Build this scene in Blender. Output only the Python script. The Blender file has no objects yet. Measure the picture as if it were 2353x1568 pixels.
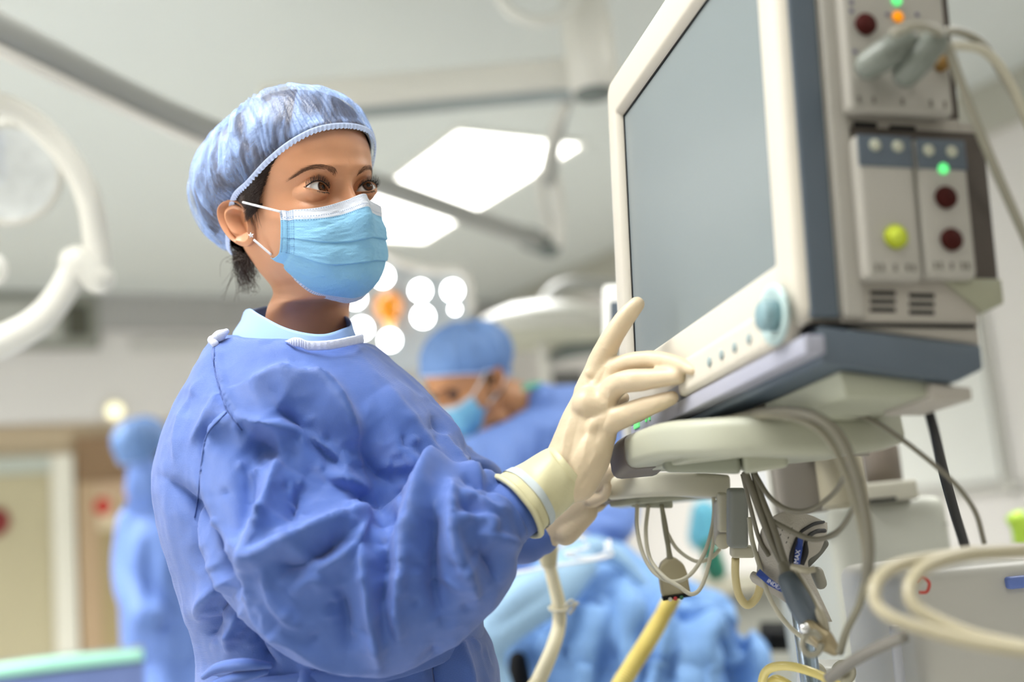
import bpy, bmesh, math, random
import numpy as np
from mathutils import Vector, Matrix
random.seed(7); RNG = np.random.RandomState(7)
SC = bpy.context.scene; COL = SC.collection

# ---------------------------------------------------------------- camera
FPX = 2353*40/36.0; CX, CY = 1176.5, 784.0
PITCH, ROLL = math.radians(9.5), math.radians(5.5)
CAM = np.array([0, 0, 1.18])
Fw = np.array([0, math.cos(PITCH), math.sin(PITCH)])
_R0 = np.array([1.0, 0, 0]); _U0 = np.cross(_R0, Fw)
Rt = math.cos(ROLL)*_R0 - math.sin(ROLL)*_U0
Up = math.cos(ROLL)*_U0 + math.sin(ROLL)*_R0
cd = bpy.data.cameras.new('camera'); cam = bpy.data.objects.new('camera', cd); COL.objects.link(cam)
cd.sensor_width = 36; cd.lens = 40; cd.clip_start = 0.05
cam.matrix_world = Matrix(((Rt[0], Up[0], -Fw[0], CAM[0]), (Rt[1], Up[1], -Fw[1], CAM[1]), (Rt[2], Up[2], -Fw[2], CAM[2]), (0, 0, 0, 1)))
cd.dof.use_dof = True; cd.dof.focus_distance = 1.165; cd.dof.aperture_fstop = 1.85; cd.dof.aperture_blades = 0
SC.camera = cam
SC.view_settings.view_transform = 'Standard'; SC.view_settings.look = 'None'
SC.view_settings.exposure = 0.0; SC.view_settings.gamma = 1.0; SC.view_settings.use_curve_mapping = False
SC.cycles.use_denoising = True
SC.cycles.max_bounces = 8; SC.cycles.transparent_max_bounces = 16
SC.cycles.sample_clamp_indirect = 6
w = bpy.data.worlds.new('world'); SC.world = w; w.use_nodes = True
w.node_tree.nodes['Background'].inputs[0].default_value = (0.9, 0.95, 1, 1)
w.node_tree.nodes['Background'].inputs[1].default_value = 0.1

TH = math.radians(31)
RA = np.array([math.cos(TH), math.sin(TH), 0]); RB = np.array([-math.sin(TH), math.cos(TH), 0]); ZZ = np.array([0, 0, 1.0])
H = 2.82
def room(a, b, z): return RA*a + RB*b + ZZ*z
def area(name, a, b, z, sa, sb, power, col=(1, 1, 1), rot=(0, 0, TH)):
    l = bpy.data.lights.new(name, 'AREA'); l.shape = 'RECTANGLE'; l.size = sa; l.size_y = sb; l.energy = power; l.spread = math.radians(118); l.color = col
    o = bpy.data.objects.new(name, l); COL.objects.link(o); o.location = room(a, b, z); o.rotation_euler = rot
    return o
# ceiling panels: (a, b) centres; 0.6 wide, 1.58 long, in rows; the last is an unseen key light added for side light
PANELS = [(2.47, 4.66), (-0.2, 4.66), (2.47, 1.1), (-0.2, 1.1), (-0.2, -1.6), (2.47, -1.6), (-1.65, 2.5)]
for i, (a, b) in enumerate(PANELS):
    area('panel_light', a, b, H-0.03, 0.6, 1.58, [62, 62, 26, 30, 5, 3, 125][i], (.985, .99, .98))

# ---------------------------------------------------------------- helpers
def W(px, py, d): return CAM + d*(Fw + (px-CX)/FPX*Rt - (py-CY)/FPX*Up)
def c2w(C): C = np.asarray(C, float); return CAM + C[..., 0:1]*Rt + C[..., 1:2]*Up + C[..., 2:3]*Fw
def w2c(P): q = np.asarray(P, float)-CAM; return np.stack([q@Rt, q@Up, q@Fw], -1)
def proj(P): c = w2c(P); return CX+FPX*c[..., 0]/c[..., 2], CY-FPX*c[..., 1]/c[..., 2], c[..., 2]
def ray(px, py): return Fw + (px-CX)/FPX*Rt - (py-CY)/FPX*Up
def hit(px, py, N, val): v = ray(px, py); return CAM + v*((val-CAM@N)/(v@N))

def lin(c):
    if isinstance(c, str):
        c = c.lstrip('#'); c = [int(c[i:i+2], 16)/255 for i in (0, 2, 4)]
        c = [x/12.92 if x <= .04045 else ((x+.055)/1.055)**2.4 for x in c]
    return (c[0], c[1], c[2], 1)
def mat(name, col, rough=.5, metal=0, noise=0, nscale=8, bump=0, bscale=200, emit=None, es=0, sss=0, spec=.5, alpha=1, coat=0, trans=0, stretch=None, wave=None):
    m = bpy.data.materials.new(name); m.use_nodes = True; nt = m.node_tree; p = nt.nodes['Principled BSDF']
    p.inputs['Base Color'].default_value = lin(col); p.inputs['Roughness'].default_value = rough; p.inputs['Metallic'].default_value = metal
    p.inputs['Specular IOR Level'].default_value = spec; p.inputs['Alpha'].default_value = alpha
    p.inputs['Coat Weight'].default_value = coat; p.inputs['Transmission Weight'].default_value = trans
    if sss: p.inputs['Subsurface Weight'].default_value = sss; p.inputs['Subsurface Radius'].default_value = (1, .35, .2); p.inputs['Subsurface Scale'].default_value = .006
    if emit: p.inputs['Emission Color'].default_value = lin(emit); p.inputs['Emission Strength'].default_value = es
    tc = nt.nodes.new('ShaderNodeTexCoord'); vec = tc.outputs['Object']
    if stretch:
        mp = nt.nodes.new('ShaderNodeMapping'); mp.inputs['Scale'].default_value = stretch; nt.links.new(vec, mp.inputs[0]); vec = mp.outputs[0]
    if noise or True:
        n = nt.nodes.new('ShaderNodeTexNoise'); n.inputs['Scale'].default_value = nscale; n.inputs['Detail'].default_value = 4; nt.links.new(vec, n.inputs['Vector'])
        r = nt.nodes.new('ShaderNodeMapRange'); r.inputs[3].default_value = 1-(noise or .02); r.inputs[4].default_value = 1+(noise or .02); nt.links.new(n.outputs['Fac'], r.inputs[0])
        h = nt.nodes.new('ShaderNodeHueSaturation'); h.inputs['Color'].default_value = lin(col); nt.links.new(r.outputs[0], h.inputs['Value']); nt.links.new(h.outputs[0], p.inputs['Base Color'])
    if bump:
        n2 = nt.nodes.new('ShaderNodeTexNoise'); n2.inputs['Scale'].default_value = bscale; n2.inputs['Detail'].default_value = 3; nt.links.new(vec, n2.inputs['Vector'])
        b = nt.nodes.new('ShaderNodeBump'); b.inputs['Strength'].default_value = bump; b.inputs['Distance'].default_value = .002; nt.links.new(n2.outputs['Fac'], b.inputs['Height']); nt.links.new(b.outputs[0], p.inputs['Normal'])
        if wave:
            wv = nt.nodes.new('ShaderNodeTexWave'); wv.inputs['Scale'].default_value = wave; wv.inputs['Distortion'].default_value = .6; wv.inputs['Detail'].default_value = 1; wv.bands_direction = 'Z'
            nt.links.new(tc.outputs['Object'], wv.inputs['Vector'])
            b2 = nt.nodes.new('ShaderNodeBump'); b2.inputs['Strength'].default_value = .55; b2.inputs['Distance'].default_value = .0008
            nt.links.new(wv.outputs['Fac'], b2.inputs['Height']); nt.links.new(b.outputs[0], b2.inputs['Normal']); nt.links.new(b2.outputs[0], p.inputs['Normal'])
    return m

def root_loc(o):
    p = np.zeros(3)
    while o is not None: p = p + np.array(o.location); o = o.parent
    return p
def mesh(name, V, F, m, parent=None, smooth=True, origin=None, uv=None, colors=None):
    V = np.asarray(V, float)
    off = root_loc(parent) if parent is not None else (np.zeros(3) if origin is None else np.asarray(origin, float))
    me = bpy.data.meshes.new(name); 
    V = V-off
    if isinstance(F, np.ndarray):
        n = len(F); k = F.shape[1]
        me.vertices.add(len(V)); me.vertices.foreach_set('co', V.astype(np.float32).ravel())
        me.loops.add(n*k); me.loops.foreach_set('vertex_index', F.astype(np.int32).ravel())
        me.polygons.add(n); me.polygons.foreach_set('loop_start', np.arange(0, n*k, k, dtype=np.int32))
        me.update(calc_edges=True); me.validate()
    else:
        me.from_pydata(V.tolist(), [], F); me.update()
    if smooth: me.polygons.foreach_set('use_smooth', [True]*len(me.polygons))
    for mm in (m if isinstance(m, (list, tuple)) else [m]): me.materials.append(mm)
    if colors is not None:
        ca = me.color_attributes.new('tint', 'FLOAT_COLOR', 'POINT'); c4 = np.ones((len(V), 4), np.float32); c4[:, :3] = colors; ca.data.foreach_set('color', c4.ravel())
    o = bpy.data.objects.new(name, me); COL.objects.link(o)
    if parent is not None: o.parent = parent
    else: o.location = off
    return o
def thing(name, label, cat, loc, group=None):
    o = bpy.data.objects.new(name, None); COL.objects.link(o); o.location = loc; o.empty_display_size = .1
    o['label'] = label; o['category'] = cat
    if group: o['group'] = group
    return o
def tag(o, label, cat, group=None, kind=None):
    o['label'] = label; o['category'] = cat
    if group: o['group'] = group
    if kind: o['kind'] = kind
    return o
def struct(o): o['kind'] = 'structure'; return o

def join(parts):
    Vs, Fs, n = [], [], 0
    for V, F in parts:
        V = np.asarray(V, float); Vs.append(V)
        Fs += [tuple(int(i)+n for i in f) for f in F]; n += len(V)
    return np.concatenate(Vs), Fs
def grid_faces(nr, nt, closed=True, cap=False):
    i = np.arange(nr-1)[:, None]; j = np.arange(nt if closed else nt-1)[None, :]; j2 = (j+1) % nt
    F = np.stack([i*nt+j, i*nt+j2, (i+1)*nt+j2, (i+1)*nt+j], -1).reshape(-1, 4)
    return F
def loft(rings, caps=True, closed=True):
    rings = [np.asarray(r, float) for r in rings]; nt = len(rings[0]); V = np.concatenate(rings)
    F = [tuple(int(a) for a in f) for f in grid_faces(len(rings), nt, closed)]
    if caps: F.append(tuple(range(nt))[::-1]); F.append(tuple(range(len(V)-nt, len(V))))
    return V, F
def resample(pts, n, closed=False):
    P = np.asarray(pts, float); k = len(P)
    if k < 3: 
        t = np.linspace(0, 1, n)[:, None]; return P[0]*(1-t)+P[-1]*t
    out = []
    seg = k if closed else k-1
    T = np.linspace(0, seg, n, endpoint=not closed)
    for t in T:
        i = min(int(t), seg-1); f = t-i
        g = (lambda q: P[q % k]) if closed else (lambda q: P[q] if 0 <= q < k else (2*P[0]-P[1] if q < 0 else 2*P[-1]-P[-2]))
        p0, p1, p2, p3 = g(i-1), g(i), g(i+1), g(i+2)
        out.append(.5*((2*p1)+(-p0+p2)*f+(2*p0-5*p1+4*p2-p3)*f*f+(-p0+3*p1-3*p2+p3)*f**3))
    return np.array(out)
def frames(P):
    T = np.gradient(P, axis=0); T /= np.linalg.norm(T, axis=1)[:, None]+1e-12
    a = np.cross(T[0], [0, 0, 1.0]); 
    if np.linalg.norm(a) < .1: a = np.cross(T[0], [1.0, 0, 0])
    a /= np.linalg.norm(a); N = []
    for t in T:
        a = a-t*(a@t); a /= np.linalg.norm(a)+1e-12; N.append(a.copy())
    N = np.array(N); return T, N, np.cross(T, N)
def tube(pts, r, n=10, k=None, caps=True, closed=False, ell=None):
    """round tube through pts; r scalar or list; resampled to k rings"""
    k = k or max(8, 6*len(pts)); P = resample(pts, k, closed)
    rr = np.full(k, r) if np.isscalar(r) else resample(np.asarray(r, float)[:, None]*np.ones(3), k)[:, 0]
    T, N, B = frames(P); a = np.linspace(0, 2*math.pi, n, endpoint=False)
    e = 1 if ell is None else ell
    rings = [P[i]+rr[i]*(np.cos(a)[:, None]*N[i]+e*np.sin(a)[:, None]*B[i]) for i in range(k)]
    if closed: rings.append(rings[0])
    return loft(rings, caps=caps and not closed)
def chain(pts, rad, n=16, per=6):
    """closed tapered limb with rounded ends"""
    P = resample(pts, per*(len(pts)-1)+1) if len(pts) > 2 else resample(pts, per+1)
    R = np.clip(resample(np.asarray(rad, float)[:, None]*np.ones(3), len(P))[:, 0], min(rad)*.9, None)
    T, N, B = frames(P); a = np.linspace(0, 2*math.pi, n, endpoint=False)
    circ = lambda c, r, i: c+r*(np.cos(a)[:, None]*N[i]+np.sin(a)[:, None]*B[i])
    rings = []
    for q in (1.45, 1.1, .75, .4): rings.append(circ(P[0]-T[0]*R[0]*math.sin(q), R[0]*math.cos(q), 0))
    for i in range(len(P)): rings.append(circ(P[i], R[i], i))
    for q in (.4, .75, 1.1, 1.45): rings.append(circ(P[-1]+T[-1]*R[-1]*math.sin(q), R[-1]*math.cos(q), -1))
    return loft(rings)
def pchain(pts, n=16, per=6):
    """pts: (px, py, depth, radius in px)"""
    return chain([W(a, b, d) for a, b, d, r in pts], [r*d/FPX for a, b, d, r in pts], n, per)
def ptube(pts, rpx, n=10, k=None, caps=True):
    P = [W(*p[:3]) for p in pts]
    r = [rpx*p[2]/FPX for p in pts] if np.isscalar(rpx) else [q*p[2]/FPX for q, p in zip(rpx, pts)]
    return tube(P, r, n, k, caps)
def boxv(o, ax, ay, az):
    """box from corner o along three edge vectors"""
    o, ax, ay, az = map(lambda q: np.asarray(q, float), (o, ax, ay, az))
    V = [o+i*ax+j*ay+k*az for k in (0, 1) for j in (0, 1) for i in (0, 1)]
    F = [(0, 2, 3, 1), (4, 5, 7, 6), (0, 1, 5, 4), (2, 6, 7, 3), (0, 4, 6, 2), (1, 3, 7, 5)]
    return np.array(V), F
def bevelled(V, F, w=.004, seg=3):
    bm = bmesh.new(); vs = [bm.verts.new(v) for v in V]; [bm.faces.new([vs[i] for i in f]) for f in F]
    bmesh.ops.recalc_face_normals(bm, faces=bm.faces)
    bmesh.ops.bevel(bm, geom=[e for e in bm.edges], offset=w, segments=seg, profile=.6, affect='EDGES', clamp_overlap=True)
    V = np.array([v.co[:] for v in bm.verts]); bm.verts.index_update(); F = [tuple(v.index for v in f.verts) for f in bm.faces]; bm.free(); return V, F
def rbox(o, ax, ay, az, w=.004, seg=3): return bevelled(*boxv(o, ax, ay, az), w, seg)
def roomBox(a0, a1, b0, b1, z0, z1): return boxv(room(a0, b0, z0), RA*(a1-a0), RB*(b1-b0), ZZ*(z1-z0))
def prism(poly, depth, w=0, seg=2):
    """poly: 3-D outline points in a plane; extruded by vector depth"""
    P = np.asarray(poly, float); n = len(P); V = np.concatenate([P, P+depth])
    F = [tuple(range(n))[::-1], tuple(range(n, 2*n))]+[(i, (i+1) % n, n+(i+1) % n, n+i) for i in range(n)]
    return bevelled(V, F, w, seg) if w else (V, F)
def disc(c, n, r, h, seg=24, bev=.0):
    n = np.asarray(n, float)/np.linalg.norm(n); a = np.cross(n, [0, 0, 1.0]); 
    if np.linalg.norm(a) < .05: a = np.cross(n, [1.0, 0, 0])
    a /= np.linalg.norm(a); b = np.cross(n, a); t = np.linspace(0, 2*math.pi, seg, endpoint=False)
    circ = np.cos(t)[:, None]*a+np.sin(t)[:, None]*b; c = np.asarray(c, float)
    prof = [(1, 0), (1, h*.75), (.93, h)] if not bev else [(1, 0), (1, h-bev), (1-bev/r*.3, h-bev*.3), (1-bev/r, h)]
    return loft([c+circ*r*q+n*z for q, z in prof])
def lathe(c, n, prof, seg=32, caps=True):
    n = np.asarray(n, float)/np.linalg.norm(n); a = np.cross(n, [0, 0, 1.0])
    if np.linalg.norm(a) < .05: a = np.cross(n, [1.0, 0, 0])
    a /= np.linalg.norm(a); b = np.cross(n, a); t = np.linspace(0, 2*math.pi, seg, endpoint=False)
    circ = np.cos(t)[:, None]*a+np.sin(t)[:, None]*b; c = np.asarray(c, float)
    return loft([c+circ*r+n*z for r, z in prof], caps)
def sphere(c, r, seg=24, ax=None):
    ax = np.eye(3) if ax is None else np.asarray(ax)
    rings = []
    for q in np.linspace(-math.pi/2+.02, math.pi/2-.02, seg//2+1):
        t = np.linspace(0, 2*math.pi, seg, endpoint=False)
        p = np.stack([np.cos(t)*math.cos(q), np.sin(t)*math.cos(q), np.full(seg, math.sin(q))], -1)
        rings.append(np.asarray(c)+(p*r)@ax)
    return loft(rings)
def remeshed(parts, voxel, smooth=4, sub=0):
    V, F = join(parts); me = bpy.data.meshes.new('tmp'); me.from_pydata(V.tolist(), [], F); me.update()
    bm = bmesh.new(); bm.from_mesh(me); bmesh.ops.recalc_face_normals(bm, faces=bm.faces); bm.to_mesh(me); bm.free()
    o = bpy.data.objects.new('tmp', me); COL.objects.link(o)
    r = o.modifiers.new('r', 'REMESH'); r.mode = 'VOXEL'; r.voxel_size = voxel; r.use_smooth_shade = True
    s = o.modifiers.new('s', 'SMOOTH'); s.factor = .6; s.iterations = smooth
    dg = bpy.context.evaluated_depsgraph_get(); dg.update(); e = o.evaluated_get(dg); m2 = bpy.data.meshes.new_from_object(e)
    n = len(m2.vertices); co = np.empty(n*3, np.float32); m2.vertices.foreach_get('co', co)
    nl = len(m2.loops); li = np.empty(nl, np.int32); m2.loops.foreach_get('vertex_index', li)
    F = li.reshape(-1, 4).copy() if nl == 4*len(m2.polygons) else [tuple(p.vertices) for p in m2.polygons]
    bpy.data.objects.remove(o); bpy.data.meshes.remove(me); bpy.data.meshes.remove(m2)
    return co.reshape(-1, 3).astype(float), F
def relax(V, F, it=2, f=.4):
    F = np.asarray(F); e = np.concatenate([F[:, [0, 1]], F[:, [1, 2]], F[:, [2, 3]], F[:, [3, 0]]])
    for _ in range(it):
        S = np.zeros_like(V); n = np.zeros(len(V))
        np.add.at(S, e[:, 0], V[e[:, 1]]); np.add.at(n, e[:, 0], 1); np.add.at(S, e[:, 1], V[e[:, 0]]); np.add.at(n, e[:, 1], 1)
        V = V*(1-f)+S/n[:, None]*f
    return V
def vnormals(V, F):
    a, b, c, d = V[F[:, 0]], V[F[:, 1]], V[F[:, 2]], V[F[:, 3]]; fn = np.cross(c-a, d-b); N = np.zeros_like(V)
    for k in range(4): np.add.at(N, F[:, k], fn)
    return N/(np.linalg.norm(N, axis=1)[:, None]+1e-15)
def hashn(ix, iy, iz):
    h = (ix*374761393+iy*668265263+iz*2147483647+1013904223) & 0xffffffff; h = ((h ^ (h >> 13))*1274126177) & 0xffffffff; h = h ^ (h >> 16)
    return (h & 0xffff)/32767.5-1
def vnoise(P):
    P = np.asarray(P, float); I = np.floor(P).astype(np.int64); f = P-I; f = f*f*(3-2*f); r = 0
    for dx in (0, 1):
        for dy in (0, 1):
            for dz in (0, 1):
                w_ = (f[:, 0] if dx else 1-f[:, 0])*(f[:, 1] if dy else 1-f[:, 1])*(f[:, 2] if dz else 1-f[:, 2])
                r = r+w_*hashn(I[:, 0]+dx, I[:, 1]+dy, I[:, 2]+dz)
    return r
def fbm(P, o=3):
    r = 0
    for i in range(o): r = r+vnoise(np.asarray(P)*2**i+i*17.3)/2**i
    return r
def sstep(a, b, x): t = np.clip((x-a)/(b-a), 0, 1); return t*t*(3-2*t)
def polydist(X, Y, poly):
    """signed distance (px) to an open polyline and the fraction along it"""
    best = np.full(X.shape, 1e9); sg = np.zeros(X.shape); fr = np.zeros(X.shape)
    P = np.asarray(poly, float); L = np.r_[0, np.cumsum(np.hypot(*np.diff(P[:, :2], axis=0).T))]
    for i in range(len(P)-1):
        ax, ay = P[i, :2]; bx, by = P[i+1, :2]; dx, dy = bx-ax, by-ay; l2 = dx*dx+dy*dy
        t = np.clip(((X-ax)*dx+(Y-ay)*dy)/l2, 0, 1); ex, ey = X-(ax+t*dx), Y-(ay+t*dy); d = np.hypot(ex, ey)
        s = np.where(dx*(Y-ay)-dy*(X-ax) > 0, 1, -1); m_ = d < best
        best[m_] = d[m_]; sg[m_] = s[m_]; fr[m_] = ((L[i]+t*math.sqrt(l2))/L[-1])[m_]
    return best, sg, fr
def creases(V, F, lst, gate=.15, K=1.0):
    """fold lines given where they run over the cloth: (amp_mm, w_above, w_below, [(x, y)...]); moves vertices along their normals"""
    N = vnormals(V, F); px, py, dz = proj(V); view = CAM-V; view /= np.linalg.norm(view, axis=1)[:, None]
    face = (N*view).sum(1); g = sstep(-.05, gate+.15, face); D = np.zeros(len(V))
    for amp, w1, w2, pl in lst:
        pl = resample([(x, y, 0) for x, y in pl], max(2, 4*len(pl)))[:, :2] if len(pl) > 2 else pl
        P = np.asarray(pl); m_ = (px > P[:, 0].min()-4*max(w1, w2)) & (px < P[:, 0].max()+4*max(w1, w2)) & (py > P[:, 1].min()-4*max(w1, w2)) & (py < P[:, 1].max()+4*max(w1, w2))
        if not m_.any(): continue
        d, s, fr = polydist(px[m_], py[m_], pl); wd = np.where(s > 0, w2, w1); end = np.sin(np.clip(fr*1.0, 0.02, .98)*math.pi)**.5
        D[m_] += K*amp*.001*end*np.exp(-(np.sqrt(d*d+4)/wd))
    return V+N*(D*g)[:, None]
# ---------------------------------------------------------------- room
M_ceil = mat('ceiling_paint', '#d7dcd9', .8, noise=.02, nscale=2)
M_wall = mat('wall_paint', '#dddad6', .6, noise=.02, nscale=2)
M_wallL = mat('wall_lower', '#c4b294', .6, noise=.04, nscale=2)
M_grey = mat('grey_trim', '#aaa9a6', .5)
M_white = mat('white_enamel', '#efeee8', .3, noise=.01)
M_floor = mat('vinyl_floor', '#b6b6b2', .35, noise=.08, nscale=4)
A0, A1, B0, B1 = -2.4, 4.12, -2.8, 7.0
def rb(name, a0, a1, b0, b1, z0, z1, m, parent=None, bev=0):
    V, F = roomBox(a0, a1, b0, b1, z0, z1)
    if bev: V, F = bevelled(V, F, bev, 2)
    return mesh(name, V, F, m, parent, smooth=False, origin=room((a0+a1)/2, (b0+b1)/2, z0) if parent is None else None)
struct(rb('floor', A0-.1, A1+.1, B0-.1, B1+.3, -.1, 0, M_floor))
struct(rb('ceiling', A0-.1, A1+.1, B0-.1, B1+.3, H, H+.1, M_ceil))
struct(rb('wall_left', A0-.1, A0, B0, B1+.2, 0, H, M_wall))
struct(rb('wall_right', A1, A1+.1, B0, B1+.2, 0, H, M_wall))
struct(rb('wall_front', A0, A1, B0-.1, B0, 0, H, M_wall))
struct(rb('wall_back', A0, A1, B1, B1+.25, 2.06, H, M_wall))
wl = struct(rb('wall_back', A0, A1, B1+.12, B1+.24, 0, 2.06, M_wallL))
struct(rb('shadow_band', A0, A1, B1-.05, B1-.001, 2.60, H-.001, M_grey))  # grey strip standing in for the shadow band under the ceiling
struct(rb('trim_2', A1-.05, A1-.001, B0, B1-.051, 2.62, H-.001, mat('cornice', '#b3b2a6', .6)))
struct(rb('baseboard_right', A1-.015, A1-.001, B0, B1-.06, .0, .1, M_grey))
def wb(px, py, b=B1): P = hit(px, py, RB, b); return float(P@RA), float(P[2])
# white framed door at the left, with its frame and pane
bD = B1+.10
a1_, z1_ = wb(163, 1046, bD); a0_, _ = wb(112, 1046, bD)
M_pane = mat('frosted_door_pane', '#bdb493', .45, noise=.06, nscale=3)
M_frame = mat('door_frame_white', '#e6e3d4', .35)
d1 = thing('door_1', '', '', room(a1_-.5, bD, 0)); d1['kind'] = 'structure'; del d1['label']; del d1['category']
rb('door_panel', a1_-1.1, a0_, bD-.03, bD+.0, .0, z1_-.08, M_pane, d1)
rb('door_frame', a0_-.0, a1_, bD-.07, bD+.0, .0, z1_, M_frame, d1, .01)
rb('door_frame', a1_-1.3, a0_-.001, bD-.07, bD+.0, z1_-.1, z1_, mat('door_header', '#b9bfb4', .4), d1, .01)
rb('door_frame', a1_-1.22, a1_-1.1, bD-.07, bD+.0, .0, z1_-.101, M_frame, d1, .01)
# tan door with brown transom
a2, z2 = wb(170, 1025, bD); a3, _ = wb(300, 1022, bD); _, z3 = wb(230, 1108, bD)
d2 = thing('door_2', '', '', room((a2+a3)/2, bD, 0)); d2['kind'] = 'structure'; del d2['label']; del d2['category']
M_tan = mat('tan_door', '#a9986f', .45, noise=.05, nscale=3)
rb('transom_panel', a2, a3+.3, bD-.02, bD+.0, z3, z2+.05, mat('brown_transom', '#8d7152', .5), d2)
rb('door_panel', a2+.12, a3-.05, bD-.03, bD, 0, z3-.1, M_tan, d2)
rb('door_frame', a2, a2+.119, bD-.05, bD, 0, z3-.001, mat('tan_frame', '#b79d7c', .5), d2, .008)
rb('door_frame', a2+.12, a3-.05, bD-.05, bD, z3-.1, z3-.001, mat('tan_head', '#c0a486', .5), d2, .008)
rb('door_frame', a3-.049, a3+.3, bD-.05, bD, 0, z3-.001, mat('pale_jamb', '#cdb898', .5), d2, .008)
# sign on tan door
s_ = hit(237, 1172, RB, bD-.05); sn = thing('door_sign', 'small paper notice with a red round symbol on the tan door', 'sign', s_)
sa, sz = RA, ZZ
mesh('notice_sheet', *boxv(s_-sa*.085-sz*.12+RB*.001, sa*.17, sz*.24, RB*.01), mat('notice_paper', '#d9c9a8', .7), sn, smooth=False)
mesh('red_symbol', *disc(s_+sz*.02-RB*.001, -RB, .052, .006), mat('sign_red', '#c0392b', .5), sn)
s_ = hit(-14, 1200, RB, bD-.04)
tag(mesh('door_stop_sign', *disc(s_, -RB, .085, .01), mat('sign_dark_red', '#7d2320', .5), origin=s_), 'dark red round sticker on the frosted door at the left edge', 'sign')
# round lamp on the wall above the doors
s_ = hit(262, 946, RB, B1)
lm = thing('wall_lamp', 'small round glowing warning lamp on the pale wall above the doors', 'lamp', s_)
mesh('lamp_base', *disc(s_-RB*.001, -RB, .075, .02, bev=.005), mat('lamp_base', '#dcd6c8', .5), lm)
mesh('lamp_dome', *lathe(s_-RB*.02, -RB, [(.045, 0), (.045, .012), (.035, .028), (.015, .036), (.001, .037)]), mat('lamp_glow', '#f6f2d2', .4, emit='#fff7cf', es=1.3), lm)
# ventilation unit high on the back wall
a0_, z0_ = wb(-60, 800); a1_, z1_ = wb(222, 706)
vt = thing('ventilation_unit', 'grey recessed ventilation unit with a dark opening high on the back wall', 'vent', room((a0_+a1_)/2, B1, z0_))
_, zb = wb(150, 806)
zt = zb+.34
rb('housing', a0_, a1_, B1-.07, B1-.001, zb, zt, mat('vent_grey', '#8f9086', .5), vt, .01)
am, _ = wb(150, 760); am2, _ = wb(200, 760)
rb('dark_opening', am, am2, B1-.085, B1-.0701, zb+.07, zt-.08, mat('vent_dark', '#4f4f42', .7), vt, .004)
rb('pale_louvre', a0_+.02, am-.04, B1-.085, B1-.0701, zb+.05, zt-.06, mat('vent_pale', '#b9bab2', .6), vt, .004)
# pale conduit strip along the back wall
ac, zc = wb(300, 795); ad, _ = wb(560, 790)
tag(rb('wall_conduit', ac, ad+.4, B1-.04, B1-.001, zc-.04, zc+.02, mat('conduit', '#c9c8c2', .5), None, .006), 'pale horizontal cable duct on the back wall right of the ventilation unit', 'duct')
# whiteboard on the right wall
def wr(px, py, a=A1): P = hit(px, py, RA, a); return float(P@RB), float(P[2])
bR, zB = wr(2327, 1118); 
brd = thing('whiteboard', 'large white board with rounded grey frame on the right wall', 'whiteboard', room(A1, bR+.75, zB))
rb('board_surface', A1-.022, A1-.002, bR+.03, bR+1.5, zB+.03, zB+1.1, mat('board_white', '#dddfda', .25), brd, .004)
def rrect(b0, b1, z0, z1, a, r=.05):
    pts = []
    for (cb, cz, s) in ((b1-r, z1-r, 0), (b0+r, z1-r, 1), (b0+r, z0+r, 2), (b1-r, z0+r, 3)):
        for q in np.linspace(0, math.pi/2, 5): pts.append(room(a, cb+r*math.cos(q+s*math.pi/2), cz+r*math.sin(q+s*math.pi/2)))
    return pts
mesh('board_frame', *tube(rrect(bR, bR+1.53, zB, zB+1.13, A1-.016), .014, 8, 120, closed=True), mat('board_frame', '#c9c8c0', .4), brd)
# ceiling lights
M_dif = mat('panel_diffuser', '#ffffff', .6, emit='#fffdf6', es=5.0)
def ceil_light(a, b, label):
    t = thing('ceiling_light', label, 'ceiling light', room(a, b, H-.02))
    fr = []
    for (x0, x1, y0, y1) in ((-.325, -.3, -.815, .815), (.3, .325, -.815, .815), (-.3, .3, -.815, -.79), (-.3, .3, .79, .815)):
        fr.append(roomBox(a+x0, a+x1, b+y0, b+y1, H-.018, H-.001))
    mesh('panel_frame', *join(fr), M_white, t, smooth=False)
    mesh('diffuser', *roomBox(a-.3, a+.3, b-.79, b+.79, H-.012, H-.002), M_dif, t, smooth=False)
for i, (a, b) in enumerate(PANELS): ceil_light(a, b, 'bright rectangular ceiling light panel above the operating table' if i == 0 else ['', 'ceiling light panel above the frosted door side, left of the bright one', 'ceiling light panel over the whiteboard wall nearer the viewer', 'ceiling light panel directly above the viewer and the nurse', 'ceiling light panel behind the viewer on the door side', 'ceiling light panel behind the viewer by the right wall', 'unseen ceiling light panel added at the left wall to light the nurse from the side'][i])

# ---------------------------------------------------------------- ceiling equipment
M_arm = mat('arm_grey', '#a3a49f', .35, noise=.02); M_arm2 = mat('arm_white', '#dcdad1', .3, noise=.01); M_dark = mat('dark_grey', '#6f7672', .5)
bo = thing('ceiling_boom', 'long grey supply boom crossing behind the nurse from upper left', 'boom arm', W(500, 330, 2.6))
mesh('boom_tube', *tube([W(-120, 15, 1.9), W(450, 292, 2.55), W(870, 425, 3.1), W(1235, 553, 3.76)], [.036, .033, .03, .03], 16, 40), M_arm, bo)
mesh('boom_highlight', *tube([W(-120, 60, 1.88), W(450, 325, 2.53), W(700, 400, 2.9)], [.012, .010, .008], 10, 40), mat('boom_highlight', '#f0ece4', .25), bo)  # white highlight along the boom's lower side, built as a pale tube
mesh('boom_joint', *chain([W(1215, 548, 3.76), W(1262, 566, 3.8)], [.04, .04]), M_dark, bo)
col = thing('ceiling_pendant', 'thick white ceiling pendant column with a long horizontal arm', 'pendant', W(1345, 0, 3.2))
top = W(1348, 60, 3.2); tpt = top+ZZ*(H-top[2]); bot = W(1372, 232, 3.23)
bot = np.array([tpt[0], tpt[1], bot[2]])
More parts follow.
